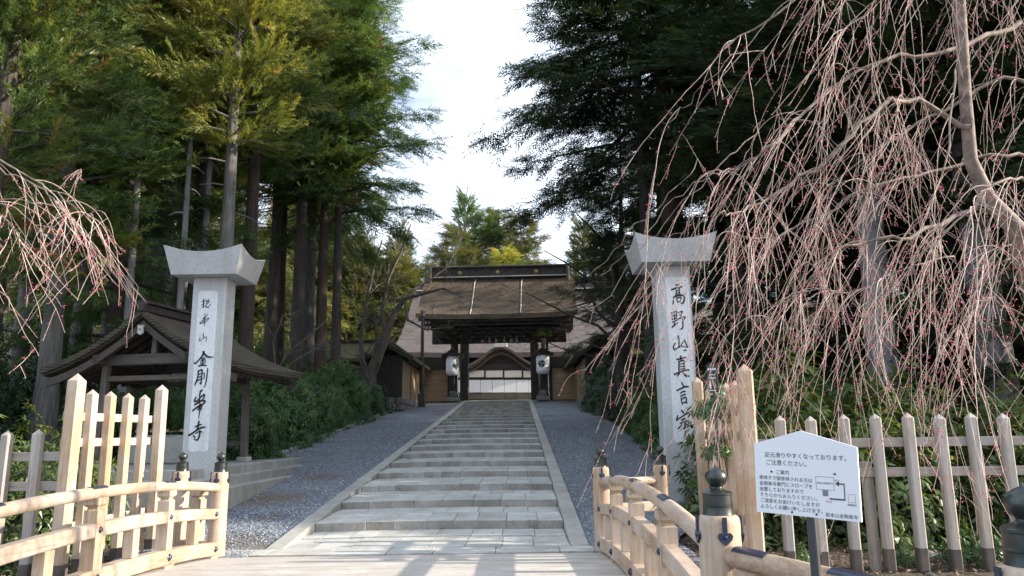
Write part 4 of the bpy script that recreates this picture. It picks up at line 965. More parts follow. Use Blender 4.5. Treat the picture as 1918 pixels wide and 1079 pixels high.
# ------------------------------------------------------------------ lanterns on posts
def disc(b, cx, cz, r, ro, proj, n=20, a0=0, a1=6.2832):
    pts = [(cx + r * math.cos(a0 + (a1 - a0) * i / n), cz + r * math.sin(a0 + (a1 - a0) * i / n)) for i in range(n)]
    b.add([proj(x, z, ro) for x, z in pts], [tuple(range(n))])
def lantern(px, py, Y, rot, emblem, lab, lab2):
    c = at(px, py, Y); zg = 3.70
    st = empty('lantern_stand', (c.x, Y, zg), 0, lab2, 'lantern stand'); zc_ = c.z - zg
    b = MB(); b.box((0, .5, (zc_ + .6) / 2), (.18, .18, zc_ + .6), .015); b.build('post', M_dark, st)
    b = MB(); b.box((0, .3, .15), (.9, .9, .3), .05); b.box((0, .4, .5), (.5, .5, .4), .08); b.build('base', M_rock, st)
    for s in (-1, 1):
        b = MB(); b.beam((s * .12, .5, .25), (s * .42, .5, .12), .1, .1); b.beam((s * .4, .45, .3), (s * .1, .5, 1.1), .07, .09); b.build('brace', M_dark, st)
    b = MB(); pf = gable_prof(-.72, zc_ + .70, 0, zc_ + 1.12, .72, zc_ + .70, .13, 6); roof_shell(b, pf, -.75, 1.0, .07, 4); b.v = [(y_, x, z) for x, y_, z in b.v]; b.build('small_roof', M_dark, st)
    b = MB(); b.beam((0, -.75, zc_ + 1.15), (0, 1.0, zc_ + 1.15), .09, .09); b.box((0, -.72, zc_ + 1.25), (.08, .08, .16)); b.build('ridge', M_dark, st)
    b = MB(); b.beam((0, .5, zc_ + .68), (0, -.4, zc_ + .68), .09, .09); b.build('arm', M_dark, st)
    b = MB(); b.tube([(.34, -.2, zc_ - .55), (.34, -.15, .5), (.42, -.2, .33)], .022, 6); b.build('white_cord', M_white, st)
    ln = empty('paper_lantern', (c.x, Y - .12, c.z), rot, lab, 'lantern')
    prof = [(.10, -.62), (.26, -.615), (.34, -.585), (.40, -.52), (.43, -.4)] + [(.435 + .008 * math.sin(i * 1.7), -.4 + .8 * i / 16) for i in range(1, 16)] + [(.43, .4), (.40, .52), (.34, .585), (.26, .615), (.10, .62)]
    b = MB(); b.lathe(prof, 28); b.build('paper_body', M_white, ln, smooth=60)
    b = MB(); b.lathe([(.2, .61), (.2, .66), (.0, .66)], 16); b.lathe([(.0, -.67), (.13, -.67), (.13, -.61)], 16); b.tube([(0, 0, -.67), (0, 0, -.85)], .02, 6); b.build('frame_ring', M_dark, ln)
    def proj(x, z, ro): a = x / .44; return (math.sin(a) * (.446 + ro), -math.cos(a) * (.446 + ro), z)
    b = MB(); w = MB()
    if emblem == 'tomoe':
        for k in range(3):
            a = R(80 + 120 * k); disc(b, .125 * math.cos(a), .02 + .125 * math.sin(a), .098, .002 + .001 * k, proj, 16)
            v = []
            for i in range(13):
                t = i / 12; th = a - .1 - 1.75 * t
                for q in (.232, .232 - .125 * (1 - t) ** .9 - .004): v.append(proj(q * math.cos(th), .02 + q * math.sin(th), .0055 + .001 * k))
            b.add(v, [(2 * i, 2 * i + 1, 2 * i + 3, 2 * i + 2) for i in range(12)])
    else:
        for (x, z, r_) in ((-.13, -.03, .115), (.13, -.03, .115), (0, -.08, .12), (-.15, .06, .07), (.15, .06, .07), (0, .05, .06), (0, -.19, .06)): disc(b, x, z, r_, .002 + .0015 * abs(x), proj, 14)
        for (x0, n_) in ((-.14, 3), (0, 4), (.14, 3)):
            for i in range(n_): disc(b, x0 + .02 * (i % 2) - .01, .15 + .055 * i, .028, .003, proj, 8)
    b.build('emblem', M_ink, ln)
lantern(848, 686, 49.6, R(38), 'paulownia', 'white paper lantern with a black leaf crest left of the gate opening', 'dark roofed lantern stand left of the gate opening')
lantern(1016.5, 683, 49.6, R(-12), 'tomoe', 'white paper lantern with three swirling black commas right of the gate opening', 'dark roofed lantern stand right of the gate opening')
# dark lamp pole
p = at(790, 760, 45.8); pole = empty('lamp_pole', (p.x, 45.8, float(gz(0, 45.8))), 0, 'slender dark pole on a square base left of the gate', 'pole')
zt = at(790, 596, 45.8).z - pole.location.z
b = MB(); b.box((0, 0, .35), (.42, .42, .9), .04); b.build('base', M_baredark, pole)
b = MB(); b.tube([(0, 0, .7), (0, 0, 3.0), (0, 0, 3.05), (0, 0, zt)], [.15, .13, .11, .09], 10); b.build('shaft', M_baredark, pole)
b = MB(); b.lathe([(.06, zt), (.17, zt + .1), (.15, zt + .45), (.05, zt + .55), (0, zt + .6)], 10); b.build('lamp_head', M_steel, pole)

# ------------------------------------------------------------------ wash pavilion on the left
FP = 17.0
pA = at(82, 693, 17.05); pB = at(450, 684, 16.25)
u = (pB - pA); u.z = 0; wpv = u.length; prz = math.atan2(u.y, u.x)
po = (pA + pB) / 2; zpl = 1.02
pav = empty('wash_pavilion', (po.x, po.y, zpl), prz, 'open timber pavilion with a thick shingled gable roof behind the left stone pillar', 'pavilion')
dpv = 3.0; hw = wpv / 2; zee = (pA.z + pB.z) / 2 - zpl; zpk = at(272, 592, FP).z - zpl + .05
b = MB(); pf = gable_prof(-hw, zee, 0, zpk, hw, zee, .13, 10); roof_shell(b, pf, -.1, dpv, .13, 8, .05); b.v = [(y_, x, z) for x, y_, z in b.v]; b.build('roof', M_pavroof, pav, smooth=30)
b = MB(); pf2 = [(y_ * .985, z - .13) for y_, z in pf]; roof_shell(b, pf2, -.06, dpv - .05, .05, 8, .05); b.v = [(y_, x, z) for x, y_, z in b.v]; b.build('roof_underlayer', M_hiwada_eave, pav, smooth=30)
b = MB(); pf3 = [(y_ * .96, z - .20) for y_, z in pf]; roof_shell(b, pf3, .0, .07, .17, 1); b.v = [(y_, x, z) for x, y_, z in b.v]; b.build('barge_board', M_pavy, pav)
b = MB(); pf3 = [(y_ * .96, z - .20) for y_, z in pf]; roof_shell(b, pf3, dpv - .14, dpv - .07, .17, 1); b.v = [(y_, x, z) for x, y_, z in b.v]; b.build('barge_board', M_pavy, pav)
b = MB(); b.beam((0, -.15, zpk + .07), (0, dpv + .1, zpk + .07), .2, .2, .03); b.beam((0, -.1, zpk + .2), (0, dpv, zpk + .2), .28, .06, .01); b.build('ridge', M_dark, pav)
for i in range(9):
    for s in (-1, 1):
        y_ = .22 + (dpv - .45) * i / 8; b = MB(); k0 = .0
        b.beam((s * .03, y_, zpk - .30), (s * hw * .5, y_, pf[4][1] - .25 if s < 0 else pf[4][1] - .25), .06, .08); b.beam((s * hw * .48, y_, pf[4][1] - .25), (s * hw * .93, y_, zee - .20), .06, .08); b.build('rafter', M_pavy, pav)
gp = [(-.055, .15), (-.075, .17), (-.06, .07), (-.07, -.02), (-.04, -.035), (0, -.065), (.04, -.035), (.07, -.02), (.06, .07), (.075, .17), (.055, .15)]
b = MB(); b.extrude([(x, z) for x, z in gp], Matrix(((1, 0, 0), (0, 0, -1), (0, 1, 0))), .05); go_ = b.build('gable_pendant', M_plaster, pav, loc=(0, -.04, zpk - .48))
b = MB(); b.lathe([(.018, 0), (.018, .01), (0, .012)], 10); o = b.build('pendant_hole', M_dark, go_, loc=(0, -.05, .06)); o.rotation_euler = (R(90), 0, 0)
zb1 = at(250, 673, FP).z - zpl; zb2 = at(300, 709, FP + .3).z - zpl
b = MB(); b.box((0, .38, zb1), (hw * 1.14, .16, .25), .02); b.build('tie_beam', M_pav, pav)
b = MB(); b.box((0, dpv - .45, zb1), (hw * 1.14, .16, .25), .02); b.build('tie_beam', M_pav, pav)
b = MB(); b.box((.08, .38, (zb1 + zpk - .2) / 2), (.12, .1, zpk - zb1 - .4)); b.build('king_post', M_pavz, pav)
for y_ in (.42, dpv - .45):
    b = MB(); b.box((0, y_, zb2), (hw * 1.0, .09, .12), .01); b.build('lower_tie', M_pav, pav)
for s in (-1, 1):
    b = MB(); b.box((s * hw * .47, dpv / 2, zb2 + .02), (.1, dpv - .9, .14), .01); b.build('side_tie', M_pavy, pav)
    b = MB(); b.box((s * hw * .47, dpv / 2, zb1 - .0), (.14, dpv + .0, .2), .01); b.build('wall_plate', M_pavy, pav)
    for y_ in (.42, dpv - .45):
        b = MB(); lean = -s * .05
        b.beam((s * hw * .47 + s * .07, y_, -.02), (s * hw * .47, y_, zb1 + .05), .15, .15, .012, Vector((0, 1, 0))); po_ = b.build('post', M_pavz, pav)
        b = MB(); b.box((s * hw * .47 + s * .07, y_, .04), (.28, .28, .12), .02); b.build('post_base', M_kerb, pav)
b = MB(); b.box((hw * .25, dpv - .45, .42), (hw * .5, .07, .11), .01); b.build('low_rail', M_pav, pav)
b = MB(); b.box((0, 1.35, .30), (1.7, .8, .6), .03); b.box((0, 1.35, .62), (1.5, .62, .06)); b.build('stone_basin', M_kerb, pav)
b = MB()
for i in range(4): b.beam((-.6 + i * .38, .9, .74), (-.55 + i * .38, 1.75, .74), .025, .025); b.lathe([(.045, .0), (.05, .06), (.045, .06), (.04, .01), (0, .01)], 8, (-.6 + i * .38, .92, .72))
b.build('ladle', M_tan, pav)
# terrace of the pavilion with steps towards the path
ps = tag(link('pavilion_terrace', MB().box((-8.9, 17.2, .45), (5.6, 6.4, .9)).mesh('pavilion_terrace'), M_bed), kind='structure')
random.seed(21)
for lv, (xe, y0, zt_) in enumerate(((-6.0, 13.95, zpl), (-5.68, 13.75, zpl - .17), (-5.42, 13.6, zpl - .34))):
    y = y0 + .42
    while y < 20.6:                                     # stones along the right edge
        l = random.uniform(.9, 1.4); b = MB(); b.box((xe - .24, y + l / 2, zt_ - .25 - .002 * lv), (.48, l - .008, .5), .012); b.build('terrace_stone', M_kerb, ps); y += l
    x = xe
    while x > -11.8:                                    # stones along the front edge
        l = random.uniform(.9, 1.4); b = MB(); b.box((x - l / 2, y0 + .21, zt_ - .25 - .002 * lv), (l - .008, .41, .5), .012); b.build('terrace_stone', M_kerb, ps); x -= l
b = MB(); b.box((-9.1, 17.3, zpl - .06), (5.3, 5.9, .1)); b.build('terrace_floor', M_kerb, ps)

# ------------------------------------------------------------------ foliage builders
def tri_batch(T, Pos, tmpl_list, tmpl_id, tint):
    """place copies of triangle templates: T (N,3,3) matrices, Pos (N,3)"""
    Vs, tn = [], []
    for k, tm in enumerate(tmpl_list):
        s = np.where(tmpl_id == k)[0]
        if len(s) == 0: continue
        V = np.einsum('nij,mj->nmi', T[s], tm) + Pos[s][:, None, :]
        Vs.append(V.reshape(-1, 3)); tn.append(np.repeat(tint[s], len(tm)))
    V = np.concatenate(Vs); tn = np.concatenate(tn)
    return V, np.arange(len(V)).reshape(-1, 3), tn
def norm(a): return a / np.maximum(np.linalg.norm(a, axis=-1, keepdims=True), 1e-9)
def basis(d, rng, roll=None):
    """columns: x = d, y = side, z = up-ish"""
    d = norm(d); up = np.tile([0., 0., 1.], (len(d), 1)); side = norm(np.cross(up, d) + rng.normal(0, .001, d.shape))
    if roll is not None:
        w = np.cross(d, side); side = side * np.cos(roll)[:, None] + w * np.sin(roll)[:, None]
    w = np.cross(d, side)
    return np.stack([d, side, w], -1)
def tmpl_sugi(seed, n=58):
    """bushy curved tail of needles"""
    rng = np.random.default_rng(seed); t = rng.random(n) ** .8
    stem = np.stack([t, .12 * np.sin(t * 2.5), .10 * t * t - .05 * t], -1); a = rng.random(n) * 6.28
    rad = np.stack([np.zeros(n), np.cos(a), np.sin(a)], -1); d = norm(np.array([.85, 0, 0.1]) + rad * rng.uniform(.35, .95, n)[:, None])
    ln = rng.uniform(.16, .30, n) * (1.1 - .4 * t); w = rng.uniform(.011, .022, n)
    sd_ = norm(np.cross(d, rng.normal(0, 1, (n, 3))))
    V = np.stack([stem - sd_ * w[:, None], stem + sd_ * w[:, None], stem + d * ln[:, None]], 1); return V.reshape(-1, 3)
def tmpl_fan(seed, n=54):
    """flat drooping frond"""
    rng = np.random.default_rng(seed); V = []
    for i in range(n // 3):
        t = i / (n / 3); s = 1 if i % 2 else -1; base = np.array([t * .9, 0, -.16 * t * t]); ln = .42 * (1 - .65 * t) * rng.uniform(.75, 1.15)
        d = norm(np.array([.75, s * .8, rng.normal(-.12, .14)]))
        for q in range(3):
            b0 = base + d * ln * (q * .3); e = norm(d + np.array([0, 0, -.12]) + rng.normal(0, .32, 3)); l2 = ln * rng.uniform(.38, .6); sd_ = norm(np.cross(e, [0, 0, 1]) + rng.normal(0, .3, 3)); w = rng.uniform(.014, .028)
            V += [b0 - sd_ * w, b0 + sd_ * w, b0 + e * l2]
    return np.array(V)
TS = [tmpl_sugi(i) for i in range(4)]; TF = [tmpl_fan(i + 10) for i in range(4)]
def crown(kind, H, base, rmax, nbr, seed, dens=1.0, size=1.0, lean=0.0, gap=.0, oneside=None):
    rng = np.random.default_rng(seed); br = MB(); D, P, S, tid, ti = [], [], [], [], []
    for i in range(nbr):
        h = base + (H - base) * ((i + rng.random()) / nbr) ** .92; q = (h - base) / (H - base)
        prof = (1 - q) ** .75 * (.55 + .45 * min(q / .22, 1)) if kind == 'sugi' else (1 - q) ** .62 * (.72 + .28 * min(q / .15, 1))
        ln = max(.5, rmax * prof * rng.uniform(.55, 1.15)); a = i * 2.39996 + rng.normal(0, .35)
        el = rng.normal(.12 if kind == 'sugi' else .02, .16) + .5 * q; dr = -.22 if kind == 'sugi' else -.30
        d0 = np.array([math.cos(a), math.sin(a), math.tan(el)])
        pts = [np.array([0, 0, h]) + d0 * ln * s + np.array([0, 0, dr * ln * s * s + (.18 * ln * s ** 3 if kind != 'sugi' else .14 * ln * s ** 3)]) for s in (0, .25, .5, .75, 1.0)]
        br.tube(pts, [.030 + .012 * ln, .024 + .009 * ln, .018 + .006 * ln, .013, .006], 4, False)
        lat = np.array([-math.sin(a), math.cos(a), 0]); m = int((7 + 13 * ln) * dens); btint = rng.normal(0, .13)
        for j in range(m):
            s = rng.random() ** .72 * .92 + .1; k = min(int(s * 4), 3); fr = s * 4 - k
            p = pts[k] * (1 - fr) + pts[k + 1] * fr if s <= 1 else pts[4]
            spread = .30 * ln * (1.12 - s) + .22; off = rng.normal(0, 1) * spread * .62
            tdir = pts[k + 1] - pts[k]; tdir = tdir / np.linalg.norm(tdir)
            p = p + lat * off + np.array([0, 0, rng.normal(0, .12) - .10 * abs(off)])
            dd = tdir + lat * (off / max(spread, .1)) * .55 + rng.normal(0, .22, 3) + np.array([0, 0, (-.25 if kind != 'sugi' else .12) + rng.normal(0, .2)])
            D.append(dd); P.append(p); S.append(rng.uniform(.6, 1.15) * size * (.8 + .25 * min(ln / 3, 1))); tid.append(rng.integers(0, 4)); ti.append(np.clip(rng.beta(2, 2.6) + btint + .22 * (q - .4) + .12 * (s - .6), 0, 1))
    D, P, S, tid, ti = map(np.array, (D, P, S, tid, ti))
    T = basis(D, rng, rng.normal(0, .5 if kind == 'sugi' else .35, len(D))) * S[:, None, None]
    V, Fc, tn = tri_batch(T, P, TS if kind == 'sugi' else TF, tid, ti)
    return np_mesh('crown', V, Fc, tn), br
def trunk_mesh(H, r, br, seed, bend=.25):
    rng = random.Random(seed); pts = []; rad = []; n = 10; ph = rng.uniform(0, 6)
    for i in range(n):
        t = i / (n - 1); pts.append((bend * math.sin(t * 3 + ph) * t, bend * math.cos(t * 2.3 + ph) * t * .7, -.4 + (H * .97 + .4) * t)); rad.append(r * (1 - .86 * t) * (1 + .45 * math.exp(-t * 26)))
    b = MB(); b.tube(pts, rad, 12); b.v += br.v[:0]
    n0 = len(b.v); b.v += br.v; b.f += [tuple(i + n0 for i in f) for f in br.f]
    # a few dead stubs on the bare part
    for k in range(10):
        h = rng.uniform(2.5, H * .45); a = rng.uniform(0, 6.28); l = rng.uniform(.4, 1.6); b.tube([(0, 0, h), (math.cos(a) * l * .6, math.sin(a) * l * .6, h - .05), (math.cos(a) * l, math.sin(a) * l, h - .2)], [.03, .02, .006], 4, False)
    return b.mesh('trunk', 60, fix=False)
SPEC = {}
def species(key, kind, H, base, rmax, nbr, r, seed, **k):
    c, br = crown(kind, H, base, rmax, nbr, seed, **k); t = trunk_mesh(H, r, br, seed)
    c.materials.append(LM['sugi']); t.materials.append(M_bark); SPEC[key] = (c, t)
species('s1', 'sugi', 25, 8.0, 3.1, 125, .28, 1, dens=1.05)
species('s2', 'sugi', 24, 6.0, 3.4, 130, .32, 2, dens=.95)
species('s3', 'sugi', 26, 9.6, 3.1, 120, .27, 3, dens=1.1)
species('f1', 'fir', 23, 5.0, 4.6, 85, .36, 4, dens=1.0)
species('f2', 'fir', 24, 7.5, 4.2, 80, .38, 5, dens=1.0)
species('f3', 'fir', 22, 3.0, 3.8, 90, .30, 6, dens=.9)
species('w2', 'fir', 25, 9.5, 6.0, 85, .28, 27, dens=.95, size=1.05)
species('w1', 'fir', 24, 12.5, 6.6, 80, .5, 7, dens=.95, size=1.1)
species('h1', 'fir', 15, 2.0, 4.1, 75, .26, 8, dens=1.15, size=1.25)
species('h2', 'sugi', 16, 3.0, 3.2, 75, .26, 9, dens=1.15, size=1.25)
species('h3', 'fir', 12, .8, 3.4, 55, .2, 10, dens=1.05, size=1.25)
def tree(key, x, y, s, rz, leaf, bark, label, group=None, lean=(0, 0), cat='tree', name='conifer_tree', bare=False):
    r = empty(name, (x, y, float(gz(x, y))), rz, label, cat, group, s); r.rotation_euler = (lean[0], lean[1], rz)
    for nm, me, mat in (('trunk', SPEC[key][1], bark), ('crown', SPEC[key][0], LM[leaf])):
        if nm == 'crown' and bare: continue
        o = link(nm, me, None, r); o.material_slots[0].link = 'OBJECT'; o.material_slots[0].material = mat
    return r
def tx(px, d): return at(px, 700, d).x
random.seed(17)
# left grove: the trunks one can tell apart
LG = [
 (92, 21, 's2', 1.0, 'sugi', M_bark_grey, 'broad grey cedar trunk between the hanging twigs and the pavilion roof'),
 (412, 22.5, 's3', 1.0, 'gold', M_bark_grey, 'tall cedar with pale grey trunk rising right behind the left stone pillar cap'),
 (455, 25, 's3', 1.05, 'sugi', M_bark_red, 'reddish cedar trunk just right of the left stone pillar'),
 (503, 29, 's3', 1.1, 'gold', M_bark, 'cedar with a dark trunk in the group of straight trunks behind the pavilion roof'),
 (519, 30, 's3', 1.0, 'gold', M_bark_red, None), (557, 28, 's3', 1.05, 'sugi', M_bark, None), (577, 30, 's3', .98, 'gold', M_bark_grey, None),
]
LGR = 'straight cedar trunks behind the pavilion roof'
LG = [(q[0], q[1] + (0 if q[0] < 480 else 5), q[2], q[3] * (1 if q[0] < 480 else 1.12), *q[4:]) for q in LG]
for px, d, k, s, lf, bk, lab in LG:
    if lab is None or 'group of straight' in lab: tree(k, tx(px, d), d, s, random.uniform(0, 6), lf, bk, 'cedar with a straight dark trunk in the close row behind the pavilion roof', LGR)
    else: tree(k, tx(px, d), d, s, random.uniform(0, 6), lf, bk, lab)
tree('s3', tx(600, 33), 33, 1.05, 2.0, 'sugi', M_bark_red, 'slim cedar leaning right beside the wall, rightmost of the trunks behind the pavilion', lean=(0, R(3.5)))
tree('w2', tx(628, 34), 34, .97, 1.0, 'fir', M_bark, 'layered dark green conifer reaching out into the sky gap from the left grove')
tree('w2', tx(545, 41), 41, (.75, .75, 1.0), 3.0, 'fir', M_bark, 'feathery conifer at the top of the left grove beside the white sky')
G1 = 'cedars filling the left grove'
lab1 = 'tall cedar deep in the shaded left grove'
for px, d, k, s, lf, bk in ((-60, 17, 's2', .95, 'sugi', M_bark), (30, 24, 's1', 1.05, 'sugi', M_bark_grey), (150, 27, 's2', 1.1, 'gold', M_bark_grey), (205, 23, 'f3', 1.0, 'fir', M_bark), (240, 32, 's3', 1.15, 'gold', M_bark_grey), (285, 26, 's3', 1.1, 'sugi', M_bark_grey), (318, 34, 's3', 1.15, 'gold', M_bark), (360, 30, 's3', 1.05, 'sugi', M_bark), (-20, 33, 's3', 1.15, 'gold', M_bark), (-150, 24, 's2', 1.1, 'sugi', M_bark), (-120, 34, 's1', 1.1, 'gold', M_bark), (350, 25, 's3', 1.0, 'gold', M_bark), (265, 37, 's3', 1.1, 'gold', M_bark_grey), (335, 40, 's3', 1.1, 'gold', M_bark_grey)):
    tree(k, tx(px, d), d, s, random.uniform(0, 6), lf, bk, 'tall cedar in the left grove ' + ('above the hanging cherry twigs at the left edge' if px < 130 else 'directly above the pavilion roof' if px < 340 else 'between the left stone pillar and the sky gap'), G1 + (', left edge' if px < 130 else ', over the pavilion' if px < 340 else ', near the sky'))
GS = 'slim pale trunks in the left grove'
for px, d, sc in ((128, 23, .6), (176, 25, .55), (232, 22, .5), (300, 27, .62), (372, 24, .5), (392, 28, .55), (330, 22.5, .45)):
    tree('s3', tx(px, d), d, (sc, sc, random.uniform(.95, 1.1)), random.uniform(0, 6), random.choice(('sugi', 'gold')), M_bark_pale, 'slim pale trunked cedar standing above the pavilion roof in the left grove', GS, lean=(R(random.uniform(-1.5, 1.5)), R(random.uniform(-2, 2.5))))
# right grove
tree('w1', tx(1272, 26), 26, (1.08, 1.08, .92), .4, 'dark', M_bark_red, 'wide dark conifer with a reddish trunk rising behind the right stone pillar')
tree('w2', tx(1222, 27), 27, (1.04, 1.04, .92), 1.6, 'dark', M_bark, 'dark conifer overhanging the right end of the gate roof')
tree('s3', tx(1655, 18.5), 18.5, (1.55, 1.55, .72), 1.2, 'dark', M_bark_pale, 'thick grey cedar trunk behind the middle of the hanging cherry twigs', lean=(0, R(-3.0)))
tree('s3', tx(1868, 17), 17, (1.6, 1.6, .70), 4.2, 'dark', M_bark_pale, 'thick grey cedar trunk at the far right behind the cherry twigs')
G2 = 'conifers filling the dark right grove'; lab2 = 'dark conifer deep in the shaded right grove'
for px, d, k, s in ((1175, 43, 'f1', .9), (1390, 23, 'f3', 1.0), (1480, 28, 'f1', 1.05), (1560, 24, 's2', 1.0), (1360, 33, 'f2', 1.1), (1740, 22, 'f3', 1.05), (1600, 34, 's1', 1.05), (1770, 30, 'f1', 1.05), (1900, 25, 's2', 1.0), (1980, 20, 'f3', 1.0), (2080, 15, 'f3', 1.0), (1250, 44, 'f2', 1.0), (1440, 40, 's2', 1.0), (2020, 29, 'f1', 1.0), (2150, 22, 'f2', 1.0), (1215, 50, 'f3', .8), (1720, 40, 's1', 1.0), (1880, 36, 'f1', 1.0)):
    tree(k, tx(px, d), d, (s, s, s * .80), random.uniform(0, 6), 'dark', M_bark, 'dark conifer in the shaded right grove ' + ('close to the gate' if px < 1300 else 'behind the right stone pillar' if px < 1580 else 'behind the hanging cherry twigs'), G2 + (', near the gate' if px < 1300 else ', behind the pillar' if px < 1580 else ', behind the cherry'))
# trees of the right grove that stand beyond the frame and shade the path
for x, y, k, s in ((14, 12.8, 'f3', .55), (17, 15.5, 'f1', .62), (20, 12.6, 'f3', .65), (17.5, 20, 'f1', .65), (24, 18, 'f1', .62), (27, 13.2, 'f3', .72), (30, 22, 'f1', .66), (23, 26, 'f1', .66), (29, 32, 'f1', .68), (22, 36, 'f1', .66), (30, 42, 'f1', .66), (36, 16, 'f3', .8), (20, 46, 'f1', .7)):
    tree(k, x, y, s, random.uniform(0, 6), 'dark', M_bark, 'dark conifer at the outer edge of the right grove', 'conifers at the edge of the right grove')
# sunlit hill behind
G3 = 'sunlit trees on the hill behind the temple'; lab3 = 'sunlit yellow green tree on the hillside behind the temple'
def hill(px, d, k, s): tree(k, tx(px, d), d, s, random.uniform(0, 6), random.choice(('far', 'far', 'far', 'far', 'fir', 'gold') if px > 800 else ('far', 'far', 'far', 'far', 'gold', 'far')), M_bark_grey, lab3, G3, name='hillside_tree')
tree('h1', tx(938, 112), 112, (1.9, 1.9, 1.6), .5, 'far', M_bark_grey, 'tall open crowned tree against the sky above the middle of the gate', name='hillside_tree')
tree('h2', tx(873, 118), 118, (1.5, 1.5, 1.65), .9, 'fir', M_bark_grey, 'narrow dark tree against the sky left of the tallest hill tree', name='hillside_tree')
for px, d, k, s in ((848, 100, 'h1', 1.5), (985, 108, 'h1', 1.55), (905, 110, 'h1', 1.6), (826, 96, 'h3', 1.3), (900, 104, 'h3', 1.2), (965, 106, 'h1', 1.25), (990, 100, 'h3', 1.3), (1015, 98, 'h1', 1.0), (1045, 95, 'h3', 1.1), (1075, 92, 'h1', 1.1), (930, 98, 'h3', 1.15), (870, 97, 'h3', 1.15), (800, 92, 'h1', 1.25), (770, 90, 'h3', 1.3), (745, 95, 'h2', 1.4), (1100, 100, 'h2', 1.4), (1130, 96, 'h1', 1.4), (1180, 92, 'h1', 1.3), (855, 92, 'h3', 1.35), (885, 95, 'h1', 1.35), (912, 92, 'h3', 1.45), (945, 94, 'h1', 1.35), (972, 93, 'h3', 1.5), (1000, 95, 'h1', 1.25), (1030, 93, 'h3', 1.2), (1060, 97, 'h1', 1.15), (833, 94, 'h1', 1.15), (815, 100, 'h3', 1.4)):
    hill(px, d, k, s)
for i, (px, d, k, s) in enumerate(((720, 74, 'h3', 1.1), (690, 70, 'h3', 1.15), (655, 66, 'h1', 1.0), (630, 72, 'h3', 1.25), (600, 64, 'h3', 1.0), (570, 70, 'h1', 1.1), (540, 62, 'h3', 1.05), (515, 68, 'h1', 1.15), (480, 60, 'h3', 1.05), (440, 64, 'h1', 1.1), (660, 82, 'h2', 1.3), (700, 84, 'h1', 1.3), (610, 84, 'h2', 1.4), (400, 62, 'h1', 1.2), (350, 58, 'h3', 1.2), (300, 62, 'h1', 1.2), (240, 58, 'h1', 1.2), (180, 60, 'h1', 1.2), (110, 58, 'h1', 1.2), (40, 60, 'h1', 1.2), (740, 84, 'h1', 1.3), (560, 82, 'h2', 1.5), (585, 58, 'h3', .8), (535, 56, 'h3', .85), (625, 60, 'h3', .8), (665, 61, 'h3', .75), (700, 62, 'h3', .7), (500, 57, 'h1', .8), (645, 76, 'h3', 1.35), (585, 76, 'h1', 1.3), (520, 76, 'h3', 1.4), (675, 90, 'h1', 1.4), (625, 92, 'h3', 1.6), (715, 92, 'h3', 1.5), (760, 88, 'h1', 1.2), (785, 84, 'h3', 1.0))):
    hill(px, d + (24 if d < 78 else 4), k, s * (1.35 if d < 78 else 1.0))

# ------------------------------------------------------------------ shrubs with whorls of long leaves
def tmpl_whorl(seed, n=8, droop=.25, wid=.15):
    rng = np.random.default_rng(seed); V = []
    for i in range(n):
        a = i * 6.283 / n + rng.normal(0, .25); el = rng.normal(.25, .3); l = rng.uniform(.75, 1.1)
        d = np.array([math.sin(el), math.cos(a) * math.cos(el), math.sin(a) * math.cos(el)]); sd_ = norm(np.cross(d, [1, 0, 0])); dn = np.array([-droop, 0, 0])
        b0 = d * .06; m = d * .5 * l; tip = d * l + dn * l; w = wid * l
        V += [b0, m - sd_ * w + dn * .1, m + dn * .02, m - sd_ * w + dn * .1, tip, m + dn * .02, b0, m + dn * .02, m + sd_ * w + dn * .1, m + dn * .02, tip, m + sd_ * w + dn * .1]
    return np.array(V)
TW = [tmpl_whorl(i + 40) for i in range(4)]; TWn = [tmpl_whorl(i + 50, 9, .35, .10) for i in range(4)]
def shrub_mesh(seed, n, rx, ry, rz, leaf=.15, narrow=False, inner=.5):
    rng = np.random.default_rng(seed)
    d = norm(rng.normal(0, 1, (n, 3))); d[:, 2] = np.abs(d[:, 2]) * 1.0 - .12 * rng.random(n); lump = 1 + .16 * np.sin(4 * d[:, 0] + seed) * np.sin(4.5 * d[:, 1] + 2 * seed) + .10 * np.sin(9 * d[:, 2] + 5 * d[:, 0])
    r = (inner + (1 - inner) * rng.random(n) ** .4) * lump; P = d * r[:, None] * np.array([rx, ry, rz]); P[:, 2] = np.maximum(P[:, 2], .04)
    ax = norm(d + np.array([0, 0, .7]) + rng.normal(0, .35, (n, 3))); T = basis(ax, rng) * (rng.uniform(.7, 1.2, n) * leaf)[:, None, None]
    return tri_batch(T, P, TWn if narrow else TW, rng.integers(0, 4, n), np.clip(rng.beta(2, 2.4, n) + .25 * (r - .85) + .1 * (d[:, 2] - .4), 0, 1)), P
def shrub_pair(key, seed, n, rx, ry, rz, leaf, narrow, inner=.5):
    (V, Fc, tn), P = shrub_mesh(seed, n, rx, ry, rz, leaf, narrow, inner); me = np_mesh('leaves', V, Fc, tn); me.materials.append(LM['shrub'])
    rr = random.Random(seed); b = MB()
    for k in range(26):
        p = Vector(P[rr.randrange(len(P))]); s0 = Vector((rr.uniform(-.15, .15) * rx, rr.uniform(-.15, .15) * ry, -.1)); m_ = s0.lerp(p, .5) + Vector((rr.uniform(-.1, .1), rr.uniform(-.1, .1), .12)) * rz
        b.tube([s0, m_, p], [.022, .014, .006], 5, False)
    st = b.mesh('stems', 60, fix=False); st.materials.append(M_bare); SPEC[key] = (me, st)
shrub_pair('b1', 1, 1500, 1.25, 1.25, 1.7, .15, True)
shrub_pair('b2', 2, 1500, 1.35, 1.15, 1.9, .15, True)
shrub_pair('b3', 3, 1500, 1.2, 1.3, 1.6, .10, False)
shrub_pair('r1', 4, 420, .95, .9, 1.7, .20, False, .35)
shrub_pair('r2', 5, 360, .9, .8, 1.5, .19, True, .35)
